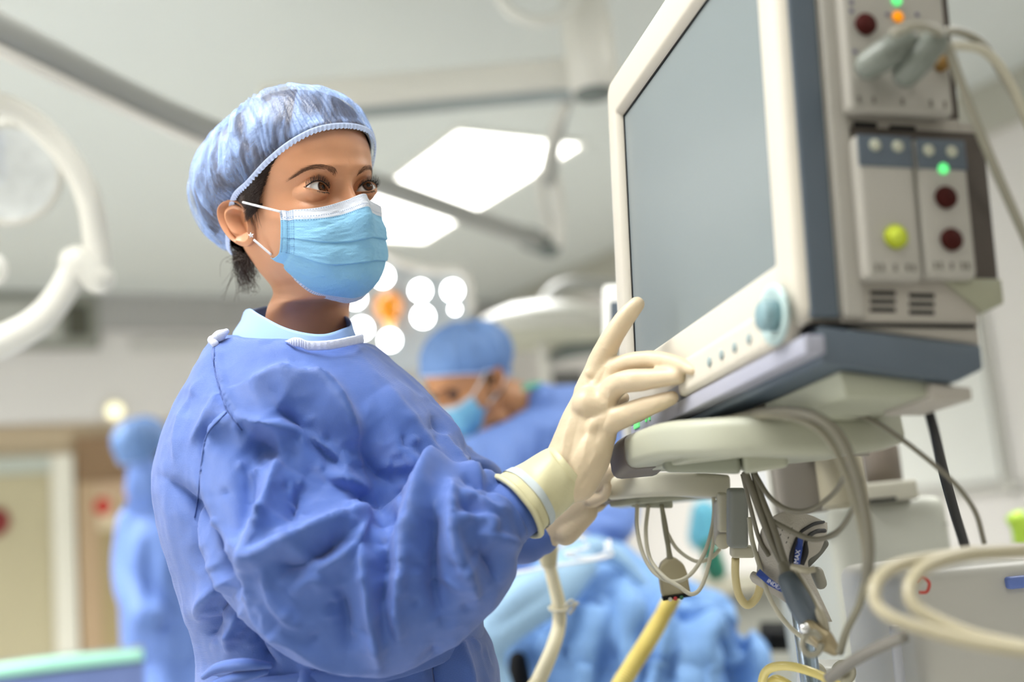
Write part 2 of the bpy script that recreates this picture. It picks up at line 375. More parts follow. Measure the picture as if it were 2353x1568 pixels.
mesh('column', *lathe(bot, ZZ, [(.062, 0), (.072, .02), (.072, .22), (.066, .23), (.066, H-bot[2]-.03)], 40), M_arm2, col)
mesh('column_foot', *lathe(bot-ZZ*.02, ZZ, [(.03, 0), (.05, .008), (.058, .019)], 30), M_dark, col)
mesh('ceiling_flange', *lathe(np.array([tpt[0], tpt[1], H-.045]), ZZ, [(.09, 0), (.13, .02), (.13, .044)], 40), M_arm2, col)
p0, p1 = W(1318, 176, 3.2), W(600, 205, 3.0)
p1 = hit(600, 240, ZZ, p0[2]); dx = p0-p1; n_ = np.cross(dx, ZZ); n_ /= np.linalg.norm(n_)
mesh('horizontal_arm', *rbox(p1-n_*.04-ZZ*.045, dx, n_*.08, ZZ*.09, .012), M_arm2, col)
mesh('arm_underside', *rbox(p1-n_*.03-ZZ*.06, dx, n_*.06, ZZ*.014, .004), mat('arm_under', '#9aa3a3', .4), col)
yk = thing('lamp_suspension', 'slim grey and white suspension arm hanging below the pendant column', 'arm', W(1290, 240, 3.5))
mesh('strut', *tube([W(1322, 205, 3.24), W(1296, 250, 3.35), W(1278, 330, 3.45), W(1262, 425, 3.5)], .018, 12), M_arm, yk)
mesh('strut_face', *tube([W(1300, 235, 3.3), W(1272, 300, 3.4), W(1248, 400, 3.46)], .014, 12), M_arm2, yk)
mesh('lower_tube', *tube([W(1242, 395, 3.5), W(1246, 460, 3.55), W(1262, 535, 3.66)], .017, 12), M_arm2, yk)
mesh('lower_tube', *tube([W(1270, 400, 3.5), W(1282, 470, 3.55), W(1284, 555, 3.7)], .021, 12), M_arm2, yk)
rl = [W(1140, -30, 3.0), W(1165, 18, 3.0), W(1205, 42, 3.0), W(1255, 48, 3.02), W(1300, 25, 3.05), W(1330, -25, 3.1)]
rg = tag(mesh('lamp_handle_hoop', *tube(rl, .017, 12), mat('hoop', '#dcdcd4', .3), origin=rl[0]), 'curved pale hoop beside the pendant column at the top edge', 'hoop')

# left surgical lamp (near, out of focus)
l1 = thing('surgical_lamp', 'white curved frame of a surgical lamp at the left edge', 'surgical lamp', W(60, 400, 2.1))
mesh('frame_tube', *tube([W(-90, 262, 2.0), W(-20, 240, 2.02), W(50, 262, 2.05), W(115, 315, 2.08), W(170, 385, 2.1), W(207, 465, 2.12), W(222, 560, 2.14), W(224, 650, 2.14)], [.023, .023, .023, .023, .023, .024, .025, .026], 16, 60), M_arm2, l1)
mesh('joint_block', *chain([W(178, 604, 2.13), W(226, 640, 2.14)], [.033, .030]), M_arm2, l1)
mesh('handle_tube', *tube([W(178, 600, 2.13), W(146, 668, 2.12), W(92, 735, 2.1), W(20, 778, 2.08), W(-80, 822, 2.05)], [.026, .026, .028, .029, .029], 16, 40), M_arm2, l1)
c_ = W(18, 400, 2.15); nrm = W(60, 500, 1.5)-c_
mesh('lens_housing', *lathe(c_, nrm, [(.095, -.05), (.1, -.02), (.1, 0), (.088, .004), (.086, -.01)], 36, False), M_arm2, l1)
mesh('glass_lens', *lathe(c_, nrm, [(.001, -.02), (.05, -.016), (.086, -.002)], 36, False), mat('lens_glass', '#dfe3e2', .08, spec=.8, noise=.2, nscale=30, coat=1), l1)
mesh('side_lamp', *sphere(W(-28, 620, 2.1), .035), M_white, l1)

# LED surgical lamp behind the nurse's mask
l2 = thing('surgical_lamp', 'surgical lamp head with glowing round lights around an amber handle', 'surgical lamp', W(930, 720, 3.3))
c0 = W(930, 720, 3.3); nn = -(c0-CAM); nn /= np.linalg.norm(nn)
ex = Rt-nn*(Rt@nn); ex /= np.linalg.norm(ex); ey = np.cross(nn, ex)
s = 3.3/FPX
def pl(px, py, off=0): return c0+ex*(px-930)*s-ey*(py-720)*s+nn*off
out = [pl(x, y) for x, y in ((770, 590), (860, 580), (960, 606), (1055, 622), (1082, 650), (1086, 740), (1076, 800), (1030, 840), (900, 860), (780, 850))]
mesh('lamp_panel', *prism(out[::1], -nn*.06, .02, 3), mat('lamp_panel', '#c4cbcd', .4), l2)
M_led = mat('led', '#ffffff', .4, emit='#ffffff', es=14)
M_bez = mat('led_bezel', '#aab1b4', .35)
for x, y, r in ((880, 636, .026), (818, 686, .024), (966, 668, .025), (1040, 668, .025), (972, 728, .026), (832, 755, .026), (896, 782, .026), (1045, 711, .011), (790, 640, .024), (955, 800, .0), (860, 830, .025)):
    if r:
        b_ = mesh('light_bezel', *lathe(pl(x, y, .001), nn, [(r+.006, 0), (r+.006, .012), (r+.001, .012), (r, .006)], 28, False), M_bez, l2)
        mesh('bulb', *lathe(pl(x, y, .001), nn, [(r*1.01, .003), (r*.8, .010), (r*.4, .014), (.001, .015)], 28, False), M_led, b_)
mesh('amber_handle', *lathe(pl(893, 700, .001), nn*.94-ZZ*.34, [(.040, 0), (.042, .02), (.036, .05), (.024, .075), (.014, .085)], 32), mat('amber', '#e58f06', .3, emit='#ff9a00', es=.25), l2)
mesh('handle_tip', *sphere(pl(897, 742, .05), .017), mat('amber_tip', '#ffcf8a', .3, emit='#ffc070', es=.8), l2)
mesh('frame_tube', *tube([pl(760, 520, .02), pl(870, 572, .03), pl(925, 604, .03), pl(1000, 622, .03), pl(1052, 622, .02), pl(1076, 650, 0), pl(1082, 720, -.01)], .016, 12, 50), M_arm2, l2)
mesh('ceiling_stem', *tube([pl(790, 600, -.07), hit(680, 300, ZZ, H-.004)], .025, 12, 30), M_arm2, l2)

# white domed lamp behind the surgeon
cD = W(1252, 772, 4.3)
l3 = thing('surgical_lamp', 'wide white domed surgical lamp above the bending surgeon', 'surgical lamp', cD)
mesh('dome', *lathe(cD, ZZ*1.0+Rt*.05, [(.29, -.012), (.30, 0), (.285, .03), (.235, .072), (.16, .105), (.07, .122), (.002, .125)], 48), mat('dome_white', '#cfcec4', .35), l3)
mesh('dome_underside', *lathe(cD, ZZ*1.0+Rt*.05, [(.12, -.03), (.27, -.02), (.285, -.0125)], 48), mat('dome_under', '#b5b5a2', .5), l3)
mesh('handle', *tube([W(1246, 790, 4.3), W(1252, 850, 4.3), W(1262, 900, 4.3)], .02, 12), M_arm2, l3)
mesh('arm', *tube([cD+ZZ*.11, cD+ZZ*.2+RA*.15, cD+ZZ*.25+RA*.7, np.r_[(cD+RA*.7)[:2], H-.01]], .03, 12, 30), M_arm, l3)
hb = W(1300, 812, 4.35)
mesh('pivot_hub', *chain([W(1268, 822, 4.35), W(1330, 800, 4.35), W(1420, 790, 4.4)], [.02, .035, .03]), M_dark, l3)
struct(rb('trim_3', A1-.06, A1-.002, 1.1, 1.55, 0, 2.6, mat('pilaster', '#d9cdc4', .6)))
tag(mesh('supply_bracket', *rbox(W(1262, 910, 4.5), Rt*.14, Up*.1, Fw*.1, .02), mat('bracket_dark', '#6b6a66', .6), origin=W(1290, 890, 4.5)), 'dark grey bracket behind the bending surgeon', 'bracket')
# grey service duct box along the right wall top
tag(rb('wall_rail', A1-.12, A1-.002, 4.5, 7-.07, 1.6, 1.72, mat('rail_grey', '#b4b3ae', .4), None, .01), 'grey supply rail along the right wall behind the surgeon', 'rail')
# ---------------------------------------------------------------- heads
RING = np.array([  # Fy, Fz, By, Bz, W, widest
 (.000, .1185, -.030, .1185, .010, .5), (.030, .1120, -.058, .110, .036, .52), (.056, .098, -.084, .094, .055, .54), (.074, .077, -.098, .074, .0675, .56),
 (.0835, .055, -.104, .050, .0725, .57), (.0865, .034, -.105, .024, .0735, .58), (.0860, .018, -.104, .006, .0715, .58), (.0815, .004, -.101, -.010, .0690, .58),
 (.0800, -.010, -.097, -.024, .0680, .57), (.0820, -.026, -.091, -.038, .0670, .56), (.0840, -.042, -.083, -.051, .0645, .56), (.0840, -.058, -.075, -.062, .0610, .56),
 (.0820, -.073, -.069, -.071, .0570, .57), (.0800, -.087, -.064, -.079, .0510, .58), (.0770, -.100, -.061, -.086, .0450, .6), (.0680, -.1110, -.059, -.092, .0430, .6),
 (.0560, -.1150, -.058, -.097, .0440, .6), (.0400, -.1150, -.058, -.102, .0460, .58), (.0220, -.1160, -.059, -.108, .0480, .55), (.0070, -.1220, -.061, -.117, .0500, .5),
 (.0010, -.1350, -.065, -.129, .0510, .5), (-.0010, -.1550, -.071, -.145, .0520, .5), (.0020, -.1750, -.080, -.162, .056, .5), (.012, -.195, -.094, -.178, .075, .5), (.022, -.215, -.106, -.195, .11, .5), (.03, -.24, -.115, -.215, .145, .5)])
def head_surface(nr, nt, eyes=True, male=False, cut=0):
    R = RING[:len(RING)-cut].copy()
    if male: R[13:20, 4] += .005; R[19:23, 4] += .006; R[14:17, 0] += .003
    K = len(R); zs = np.linspace(0, K-1, nr)
    # denser rings over the face
    if eyes: zs = np.interp(np.linspace(0, 1, nr), [0, .18, .62, .86, 1], [0, 5, 9.2, 16, K-1])
    P = []
    for t in zs:
        i = min(int(t), K-2); f = t-i; g = lambda q: R[min(max(q, 0), K-1)]
        p0, p1, p2, p3 = g(i-1), g(i), g(i+1), g(i+2)
        P.append(.5*((2*p1)+(-p0+p2)*f+(2*p0-5*p1+4*p2-p3)*f*f+(-p0+3*p1-3*p2+p3)*f**3))
    P = np.array(P)
    u = np.linspace(-1, 1, nt, endpoint=False)
    th = math.pi*(.42*u+.58*np.sign(u)*np.abs(u)**2.6) if eyes else math.pi*u
    c, s = np.cos(th), np.sin(th)
    V = np.zeros((nr, nt, 3)); xx = np.sign(s)*np.abs(s)**.93
    for i in range(nr):
        Fy, Fz, By, Bz, Wd, wf = P[i]
        f_ = np.where(c > 0, wf*(1-np.abs(c)**.93), wf+(1-wf)*np.abs(c)**.97)
        V[i, :, 0] = Wd*xx; V[i, :, 1] = Fy+(By-Fy)*f_; V[i, :, 2] = Fz+(Bz-Fz)*f_
    return V.reshape(-1, 3), grid_faces(nr, nt)
EX, EY, EZ = .0310, .0650, -.0010   # eyeball centre; radius .0122
def lid_curves(x):
    s = np.clip((np.abs(x)-.0165)/.0285, 0, 1); base = -.0035+.0050*s
    zu = base+.0083*np.clip(np.sin(math.pi*s**.92), 0, 1)**.75; zl = base-.0030*np.clip(np.sin(math.pi*s**1.1), 0, 1)**.8
    return base, zu, zl
def sculpt(V, eyes=True, male=False):
    x, y, z = V[:, 0].copy(), V[:, 1].copy(), V[:, 2].copy(); ax = np.abs(x); fr = sstep(.01, .045, y)
    G = lambda dx, dz, sx, sz: np.exp(-(dx/sx)**2-(dz/sz)**2)
    d = np.zeros_like(y)
    d += .0035*G(ax-.022, z-.0205, .020, .007)      # brow
    d += .0012*G(x, z-.05, .04, .03)
    d -= .0105*G(ax-.020, z+.001, .0095, .012)       # inner socket beside the nose
    d -= .0060*G(ax-.034, z+.001, .017, .0135)
    d += .0034*G(ax-.032, z+.017, .016, .0065)
    d -= .0040*G(ax-.060, z-.010, .012, .020)        # temple
    d += .0042*G(ax-.045, z+.031, .017, .013)        # cheekbone
    d -= .0045*G(ax-.046, z+.066, .017, .020)
    nb = np.interp(-z, [-.03, -.012, .0, .012, .028, .036, .042, .050, .058], [0, .002, .0065, .0125, .0225, .0265, .022, .006, 0])
    nw = np.interp(-z, [-.03, 0, .014, .028, .038, .05], [.012, .0062, .0072, .0100, .0125, .013])
    d += nb*np.exp(-(ax/nw)**2.4)
    d += .0065*G(ax-.0125, z+.040, .006, .0065)
    d += .0050*G(x, z+.064, .017, .0065)+.0045*G(x, z+.077, .014, .0055)-.002*G(x, z+.0705, .02, .002)-.003*G(x, z+.087, .02, .005)
    d += .0040*G(x, z+.103, .016, .010)
    y2 = y+d*fr
    if eyes:
        dx = (ax-EX); dz = (z-EZ); rr = np.sqrt((dx/1.25)**2+(dz/np.where(dz < 0, .93, 1.0))**2)
        R2 = .0135**2-(dx*.86)**2-dz**2; ys = EY+np.sqrt(np.clip(R2, 1e-8, None))
        wgt = 1-sstep(.0088, .0148, rr); m_ = (y > .03)
        y2 = np.where(m_, y2*(1-wgt)+ys*wgt, y2)
        base, zu, zl = lid_curves(x)
        inside = np.minimum(zu-z, z-zl); inside = np.where((ax > .0170) & (ax < .0438), inside, -1)
        y2 = np.where(m_, y2-.0009*np.exp(-((z-(zu+.0040))/.0009)**2)*(1-sstep(.013, .019, np.abs(dx)))*(inside < 0), y2)   # lid crease
        y2 = np.where(m_, y2+.0007*np.exp(-((z-(zl-.0035))/.0018)**2)*(1-sstep(.010, .018, np.abs(dx)))*(inside < 0), y2)
        ball = EY+np.sqrt(np.clip(.0131**2-(ax-EX)**2-(z-EZ)**2, 0, None)); y2 = np.where(m_ & ((ax-EX)**2+(z-EZ)**2 < .0125**2), np.maximum(y2, ball), y2)
        y2 = np.where(m_, y2-.009*sstep(-.0002, .0006, inside), y2)
    o = V.copy(); o[:, 1] = y2
    return o
def ear(parts_fn, side=1, px_map=None):
    """ear as an island of the body surface, in head coordinates; side=-1 is the wearer's right"""
    out = [(-.0065, -.0400, .0715), (-.0030, -.0255, .0710), (-.0075, -.0130, .0705), (-.0100, -.0070, .0712), (-.0210, .0040, .0740), (-.0330, .0085, .0790), (-.0430, .0050, .0850), (-.0460, -.0030, .0875),
           (-.0440, -.0150, .0875), (-.0380, -.0270, .0860), (-.0310, -.0370, .0830), (-.0240, -.0430, .0800), (-.0150, -.0465, .0765), (-.0090, -.0450, .0740)]
    O = resample([(a, b, c) for a, b, c in out], 72, True); c0 = np.array([-.0210, -.0190, .0745])
    nr = 44; V = []; k = len(O); ang = np.arange(k)/k
    # how much each outline point belongs to helix (back/top) or lobe
    hel = sstep(.20, .30, ang)*(1-sstep(.70, .80, ang)); lobe = sstep(.76, .84, ang)*(1-sstep(.98, 1.0, ang))+(ang < .02)*1.0
    for r in np.linspace(0.02, 1, nr):
        P = c0+(O-c0)*r
        ih = np.interp(r, [0, .3, .46, .58, .70, .83, .92, 1], [-.0150, -.0140, -.0070, .0018, -.0005, -.0058, .0022, -.0012])
        fl = np.interp(r, [0, .3, .5, .8, 1], [-.0150, -.013, -.002, .001, -.001]); ft = np.interp(r, [0, .4, .62, .8, 1], [-.0150, -.0140, -.006, .0032, -.002])
        off = hel*ih+lobe*fl+(1-np.clip(hel+lobe, 0, 1))*ft
        P = P.copy(); P[:, 2] += off; V.append(P)
    for r, o_ in ((1.0, -.0045), (.95, -.0075), (.85, -.0105), (.72, -.018), (.6, -.03)):   # back of the ear
        P = c0+(O-c0)*r; P[:, 2] = np.minimum(P[:, 2]+o_, .0790+o_*.3); V.append(P)
    V = np.concatenate(V); F = grid_faces(nr+5, k)
    return np.stack([side*V[:, 2], V[:, 0], V[:, 1]], -1), F
def place(T, V): return np.asarray(V)@T[0].T+T[1]
def Tcam(R, t):
    """head frame given in camera axes -> world (3x3, origin)"""
    B = np.stack([Rt, Up, Fw], 1); return B@R, CAM+B@t
def Rhead(yaw, pitch, roll):
    yaw, pitch, roll = map(math.radians, (yaw, pitch, roll))
    B = np.array([[1, 0, 0], [0, 0, 1], [0, -1, 0.]]); c, s = math.cos, math.sin
    Ry = np.array([[c(yaw), 0, -s(yaw)], [0, 1, 0], [s(yaw), 0, c(yaw)]]); Rx = np.array([[1, 0, 0], [0, c(pitch), s(pitch)], [0, -s(pitch), c(pitch)]]); Rz = np.array([[c(roll), -s(roll), 0], [s(roll), c(roll), 0], [0, 0, 1]])
    return Rz@Ry@Rx@B
from mathutils.bvhtree import BVHTree
_sk = head_surface(120, 160, eyes=False); _skb = BVHTree.FromPolygons(_sk[0].tolist(), [tuple(f) for f in _sk[1].tolist()])
def SKULL(cen, D):
    out = np.zeros(len(D))
    for i, d in enumerate(D):
        h = _skb.ray_cast(Vector(cen+d*.3), Vector(-d))
        if h[0] is not None: out[i] = max(0, .3-h[3])
    return out
RIM = [(0, .0895, .0630), (-.030, .0830, .0600), (-.050, .0640, .0510), (-.0640, .0360, .0370), (-.0720, .0060, .0210), (-.0738, -.0200, .0130), (-.0700, -.0420, .0000), (-.0650, -.0640, -.0220), (-.0520, -.0880, -.0380), (-.0260, -.1010, -.0460)]
RIMC = RIM+[(0, -.1060, -.0480)]+[(-x, y, z) for x, y, z in RIM[:0:-1]]
def cap(ax3=(.0900, .152, .0900), cen=(0, -.040, .030), nphi=420, nt=150, wr=1.0, seed=0, gap=.0085):
    rim = resample(RIMC, nphi, True); cen = np.array(cen); ro_ = rim-cen; rim = rim+ro_/np.linalg.norm(ro_, axis=1)[:, None]*.0035; apex = np.array([0, -.35, 1.0]); apex /= np.linalg.norm(apex)
    V = []; ph = np.arange(nphi)/nphi*2*math.pi; rd = rim-cen; rl = np.linalg.norm(rd, axis=1); rdn = rd/rl[:, None]
    front = np.cos(ph)
    for t in np.linspace(0, 1, nt):
        d = rdn*(1-t)+apex*t*1.0; ang = t
        # slerp toward apex
        om = np.arccos(np.clip(rdn@apex, -1, 1)); d = (np.sin((1-t)*om)/np.sin(om))[:, None]*rdn+(np.sin(t*om)/np.sin(om))[:, None]*apex
        a = np.where(d[:, 1] > 0, .1270, ax3[1]); E = 1/np.sqrt((d[:, 0]/ax3[0])**2+(d[:, 1]/a)**2+(d[:, 2]/ax3[2])**2)
        k = sstep(0, .14, t)**.6; r = rl*(1-k)+E*k
        r = np.maximum(r, rl*(1-sstep(0, .3, t)))
        sk = SKULL(cen, d); r = np.maximum(r, (sk+gap)*sstep(0, .06, t)+rl*(1-sstep(0, .06, t)))
        P = cen+d*r[:, None]
        q = np.stack([ph*14+seed, np.full(nphi, t*3.), np.full(nphi, 0.)], -1)
        pl = (np.abs(np.sin(ph*46+2*vnoise(np.stack([ph*6, np.full(nphi, t*4), ph*0], -1)))))*.0030*np.exp(-t/.22)*sstep(0, .02, t)
        X = np.stack([np.cos(ph)*3+seed, np.sin(ph)*3, np.full(nphi, t*2.4)], -1)
        rid = (1-np.abs(vnoise(np.stack([np.cos(ph)*9+seed, np.sin(ph)*9, np.full(nphi, t*3.5)], -1)))*2)*.0030
        rid2 = (1-np.abs(vnoise(np.stack([np.cos(ph)*22+seed, np.sin(ph)*22, np.full(nphi, t*7)], -1)))*2)*.0011
        dd = (rid+rid2+.004*vnoise(X))*sstep(.03, .2, t)*(1-.6*sstep(.85, 1, t))
        V.append(P+d*((pl+dd)*wr)[:, None])
    return np.concatenate(V), grid_faces(nt, nphi), rim
def ruffle(rim, wd=.0045, amp=.0008, n=1500, waves=130):
    c = resample(rim[::6], n, True); cen = np.array([0, -.035, .03]); o = c-cen; o /= np.linalg.norm(o, axis=1)[:, None]
    T = np.roll(c, -1, 0)-np.roll(c, 1, 0); T /= np.linalg.norm(T, axis=1)[:, None]; dn = np.cross(T, o); dn /= np.linalg.norm(dn, axis=1)[:, None]
    if dn[0][2] > 0: dn = -dn
    ph = np.arange(n)/n*2*math.pi; V = []
    for j, q in enumerate(np.linspace(-.25, 1, 7)):
        sc = 1+.22*np.abs(np.sin(ph*waves/2+.6*np.sin(ph*7)))*max(q, 0)-.1
        V.append(c+dn*(wd*q*sc)[:, None]+o*(.0014+amp*np.sin(ph*waves+1.3*np.sin(ph*5))*max(q, 0)+.0012*math.cos(q*2.2))[:, None])
    return np.concatenate(V), grid_faces(7, n)
def mask_surf(nu=150, nv=130, bulge=0.0):
    """pleated surgical mask in head coordinates, left half mirrored"""
    rows = [  # v, (edge), (mid), (near nose), (middle)
     (0.00, (.0605, .0400, -.0170), (.0400, .0800, -.0215), (.0150, .0955, -.0170), (0, .1085, -.0125)),
     (0.18, (.0620, .0420, -.0300), (.0410, .0800, -.0360), (.0180, .0970, -.0340), (0, .1120, -.0300)),
     (0.42, (.0635, .0400, -.0470), (.0430, .0800, -.0560), (.0200, .0965, -.0560), (0, .1080, -.0540)),
     (0.64, (.0630, .0330, -.0600), (.0430, .0760, -.0760), (.0215, .0930, -.0790), (0, .1010, -.0790)),
     (0.84, (.0610, .0160, -.0640), (.0400, .0580, -.0960), (.0210, .0820, -.1020), (0, .0890, -.1040)),
     (1.00, (.0590, .0060, -.0610), (.0370, .0360, -.1030), (.0200, .0500, -.1150), (0, .0540, -.1190))]
    L = []
    for r in rows:
        e, m1, m2, m = map(np.array, r[1:]); mm = lambda q: q*np.array([-1, 1, 1])
        L.append(resample([mm(e), mm(m1), mm(m2), m, m2, m1, e], nu))
    L = np.array(L); vs = [r[0] for r in rows]; V = []
    tv = np.linspace(0, 1, nv)
    for v in tv:
        i = int(np.searchsorted(vs, v, 'right')-1); i = min(i, len(vs)-2); f = (v-vs[i])/(vs[i+1]-vs[i])
        p0 = L[max(i-1, 0)]; p1 = L[i]; p2 = L[i+1]; p3 = L[min(i+2, len(vs)-1)]
        V.append(.5*((2*p1)+(-p0+p2)*f+(2*p0-5*p1+4*p2-p3)*f*f+(-p0+3*p1-3*p2+p3)*f**3))
    V = np.array(V); u = np.linspace(-1, 1, nu); cen = np.array([0, .02, -.06])
    out = V-cen; out /= np.linalg.norm(out, axis=-1)[..., None]; g = np.zeros((nv, nu)); um = 1-.9*np.abs(u)**2.5
    for k, v0 in enumerate((.44, .66)):     # overlapping pleats: a step at each fold line
        line = v0+.05*(np.abs(u)-.3)*(-1 if k < 2 else .4)-.015*np.sin(u*5+k)
        dv = tv[:, None]-line[None]
        g += (-.0026*sstep(0, .008, dv)*np.exp(-np.clip(dv, 0, 1)/.09)+.0006*np.exp(-np.abs(dv)/.03)*(dv < 0))*um
    U_, T_ = np.meshgrid(u, tv); q = np.stack([U_.ravel()*2.2, T_.ravel()*7, 0*U_.ravel()], -1)
    g += (.0018*vnoise(q)+.0007*vnoise(q*2.3+5)+.0003*vnoise(q*6+9)).reshape(nv, nu)*(1-np.abs(U_)**6)*sstep(0, .12, T_)
    g += -.0016*np.exp(-((U_+.93)/.03)**2)
    V = V+out*g[..., None]
    return V.reshape(-1, 3), grid_faces(nv, nu, closed=False), U_.ravel(), T_.ravel()
# ---------------------------------------------------------------- people materials
M_skin = mat('skin', '#cc926d', .42, noise=.06, nscale=60, bump=.12, bscale=900, sss=.12, spec=.45)
M_skin2 = mat('skin_warm', '#c98f62', .5, noise=.05, nscale=40, sss=.1)
M_hair = mat('dark_brown_hair', '#33221a', .4, noise=.4, nscale=300, bump=.6, bscale=500, stretch=(1, 1, .15))
M_strand = mat('hair_strand', '#38241a', .35)
M_brow = mat('eyebrow_hair', '#75513b', .6)
M_lash = mat('eyelash', '#140e0b', .4)
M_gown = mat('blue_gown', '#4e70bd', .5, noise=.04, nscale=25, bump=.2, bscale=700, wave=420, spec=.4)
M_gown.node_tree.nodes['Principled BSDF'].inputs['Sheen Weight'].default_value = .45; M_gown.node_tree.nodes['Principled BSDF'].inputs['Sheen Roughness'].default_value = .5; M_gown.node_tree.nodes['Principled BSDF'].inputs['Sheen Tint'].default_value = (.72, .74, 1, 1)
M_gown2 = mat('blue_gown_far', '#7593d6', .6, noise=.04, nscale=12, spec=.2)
M_glove = mat('latex_glove', '#d0bd9f', .42, noise=.03, nscale=40, bump=.15, bscale=260, sss=.08, spec=.4)
M_glove2 = mat('latex_cuff', '#cdc7a0', .42, noise=.03, nscale=60, bump=.1, bscale=300, spec=.4)
M_shirt = mat('pale_blue_scrub', '#8eade0', .7, noise=.03)
M_bind = mat('white_binding', '#cdd3ea', .7, bump=.3, bscale=900)
M_strap = mat('white_elastic', '#f2f2f4', .7, bump=.3, bscale=900)
def cap_mat(name, col, a0, a1, noise=.05):
    m = mat(name, col, .55, noise=noise, nscale=60, bump=.5, bscale=380, spec=.35); nt = m.node_tree; p = nt.nodes['Principled BSDF']
    tc = nt.nodes.new('ShaderNodeTexCoord'); n = nt.nodes.new('ShaderNodeTexNoise'); n.inputs['Scale'].default_value = 26; n.inputs['Detail'].default_value = 5; n.inputs['Distortion'].default_value = .8
    mp = nt.nodes.new('ShaderNodeMapping'); mp.inputs['Scale'].default_value = (1.6, 1, .6); nt.links.new(tc.outputs['Object'], mp.inputs[0]); nt.links.new(mp.outputs[0], n.inputs['Vector'])
    r = nt.nodes.new('ShaderNodeMapRange'); r.inputs[1].default_value = .38; r.inputs[2].default_value = .62; r.inputs[3].default_value = a0; r.inputs[4].default_value = a1
    nt.links.new(n.outputs['Fac'], r.inputs[0]); nt.links.new(r.outputs[0], p.inputs['Alpha'])
    return m
M_cap = cap_mat('sheer_blue_cap', '#a3c0f6', .14, .66)
M_capfar = mat('cap_far', '#6c8fc6', .6, noise=.45, nscale=22, stretch=(1, 1, .4))
M_ruf = mat('cap_elastic_ruffle', '#c6d5f8', .6)
def eye_mat(name, gaze, R):
    """sclera, brown iris and pupil by angle from the gaze axis (object space, origin at the eyeball's centre)"""
    m = bpy.data.materials.new(name); m.use_nodes = True; nt = m.node_tree; p = nt.nodes['Principled BSDF']; p.inputs['Roughness'].default_value = .08; p.inputs['Specular IOR Level'].default_value = .22
    g = nt.nodes.new('ShaderNodeAttribute'); g.attribute_name = 'tint'; nt.links.new(g.outputs['Color'], p.inputs['Base Color']); return m
M_eye = eye_mat('eye', None, None)
def mask_mat():
    m = mat('blue_mask', '#8ecdf0', .6, noise=.03, nscale=30, bump=.25, bscale=600, spec=.3); nt = m.node_tree; p = nt.nodes['Principled BSDF']
    g = nt.nodes.new('ShaderNodeAttribute'); g.attribute_name = 'tint'; nt.links.new(g.outputs['Color'], p.inputs['Base Color'])
    tr = nt.nodes.new('ShaderNodeBsdfTranslucent'); tr.inputs[0].default_value = (.35, .65, .85, 1); mx = nt.nodes.new('ShaderNodeMixShader'); mx.inputs[0].default_value = .18
    out = nt.nodes['Material Output']; nt.links.new(p.outputs[0], mx.inputs[1]); nt.links.new(tr.outputs[0], mx.inputs[2]); nt.links.new(mx.outputs[0], out.inputs[0]); return m
M_mask = mask_mat()
M_maskfar = mat('mask_far', '#93d0ee', .6)
def strands(paths, r0, r1, n=4, k=14):
    ps = []
    for P in paths: ps.append(tube(P, list(np.linspace(r0, r1, len(P))), n, k))
    return join(ps)
# ---------------------------------------------------------------- the nurse
nurse = thing('person', 'person in blue gown, sheer cap, light blue mask and latex gloves touching the monitor', 'person', W(760, 1568, 1.24)*np.array([1, 1, 0]))
HR = Rhead(41.42, -.54, 6.89); HT = np.array([-0.22717, 0.15582, 1.26456]); TH_ = Tcam(HR, HT)
hw = lambda V: place(TH_, V)
def h_from_px(px, py, x):
    a = (px-CX)/FPX; b = -(py-CY)/FPX; M = np.array([HR[0]-a*HR[2], HR[1]-b*HR[2]]); rhs = -np.array([HT[0]-a*HT[2], HT[1]-b*HT[2]])-M[:, 0]*x
    y, z = np.linalg.solve(M[:, 1:], rhs); return np.array([x, y, z])
V0, F0 = head_surface(430, 470); VH = sculpt(V0)
parts = [(VH, F0)]
for s_ in (-1, 1):
    e = ear(None, s_); parts.append(e)
    # lid margins
    xs = np.linspace(.0168, .0447, 26)
    for up in (1, 0):
        b_, zu, zl = lid_curves(xs); zz = zu if up else zl
        yy = EY+np.sqrt(np.clip(.0131**2-((xs-EX)*.86)**2-(zz-EZ)**2, 1e-8, None))
        parts.append(tube(np.stack([s_*xs, yy, zz], -1), .00075, 8, 40))
nv = sum(len(p[0]) for p in parts)
Vb = np.concatenate([p[0] for p in parts]); Fb = []; n_ = 0
allF = []
for p in parts:
    q = p[1] if isinstance(p[1], np.ndarray) else np.array([f if len(f) == 4 else (f[0], f[1], f[2], f[3]) for f in p[1] if len(f) == 4]); allF.append(q+n_); n_ += len(p[0])
body = mesh('body', hw(Vb), np.concatenate(allF), M_skin, nurse)
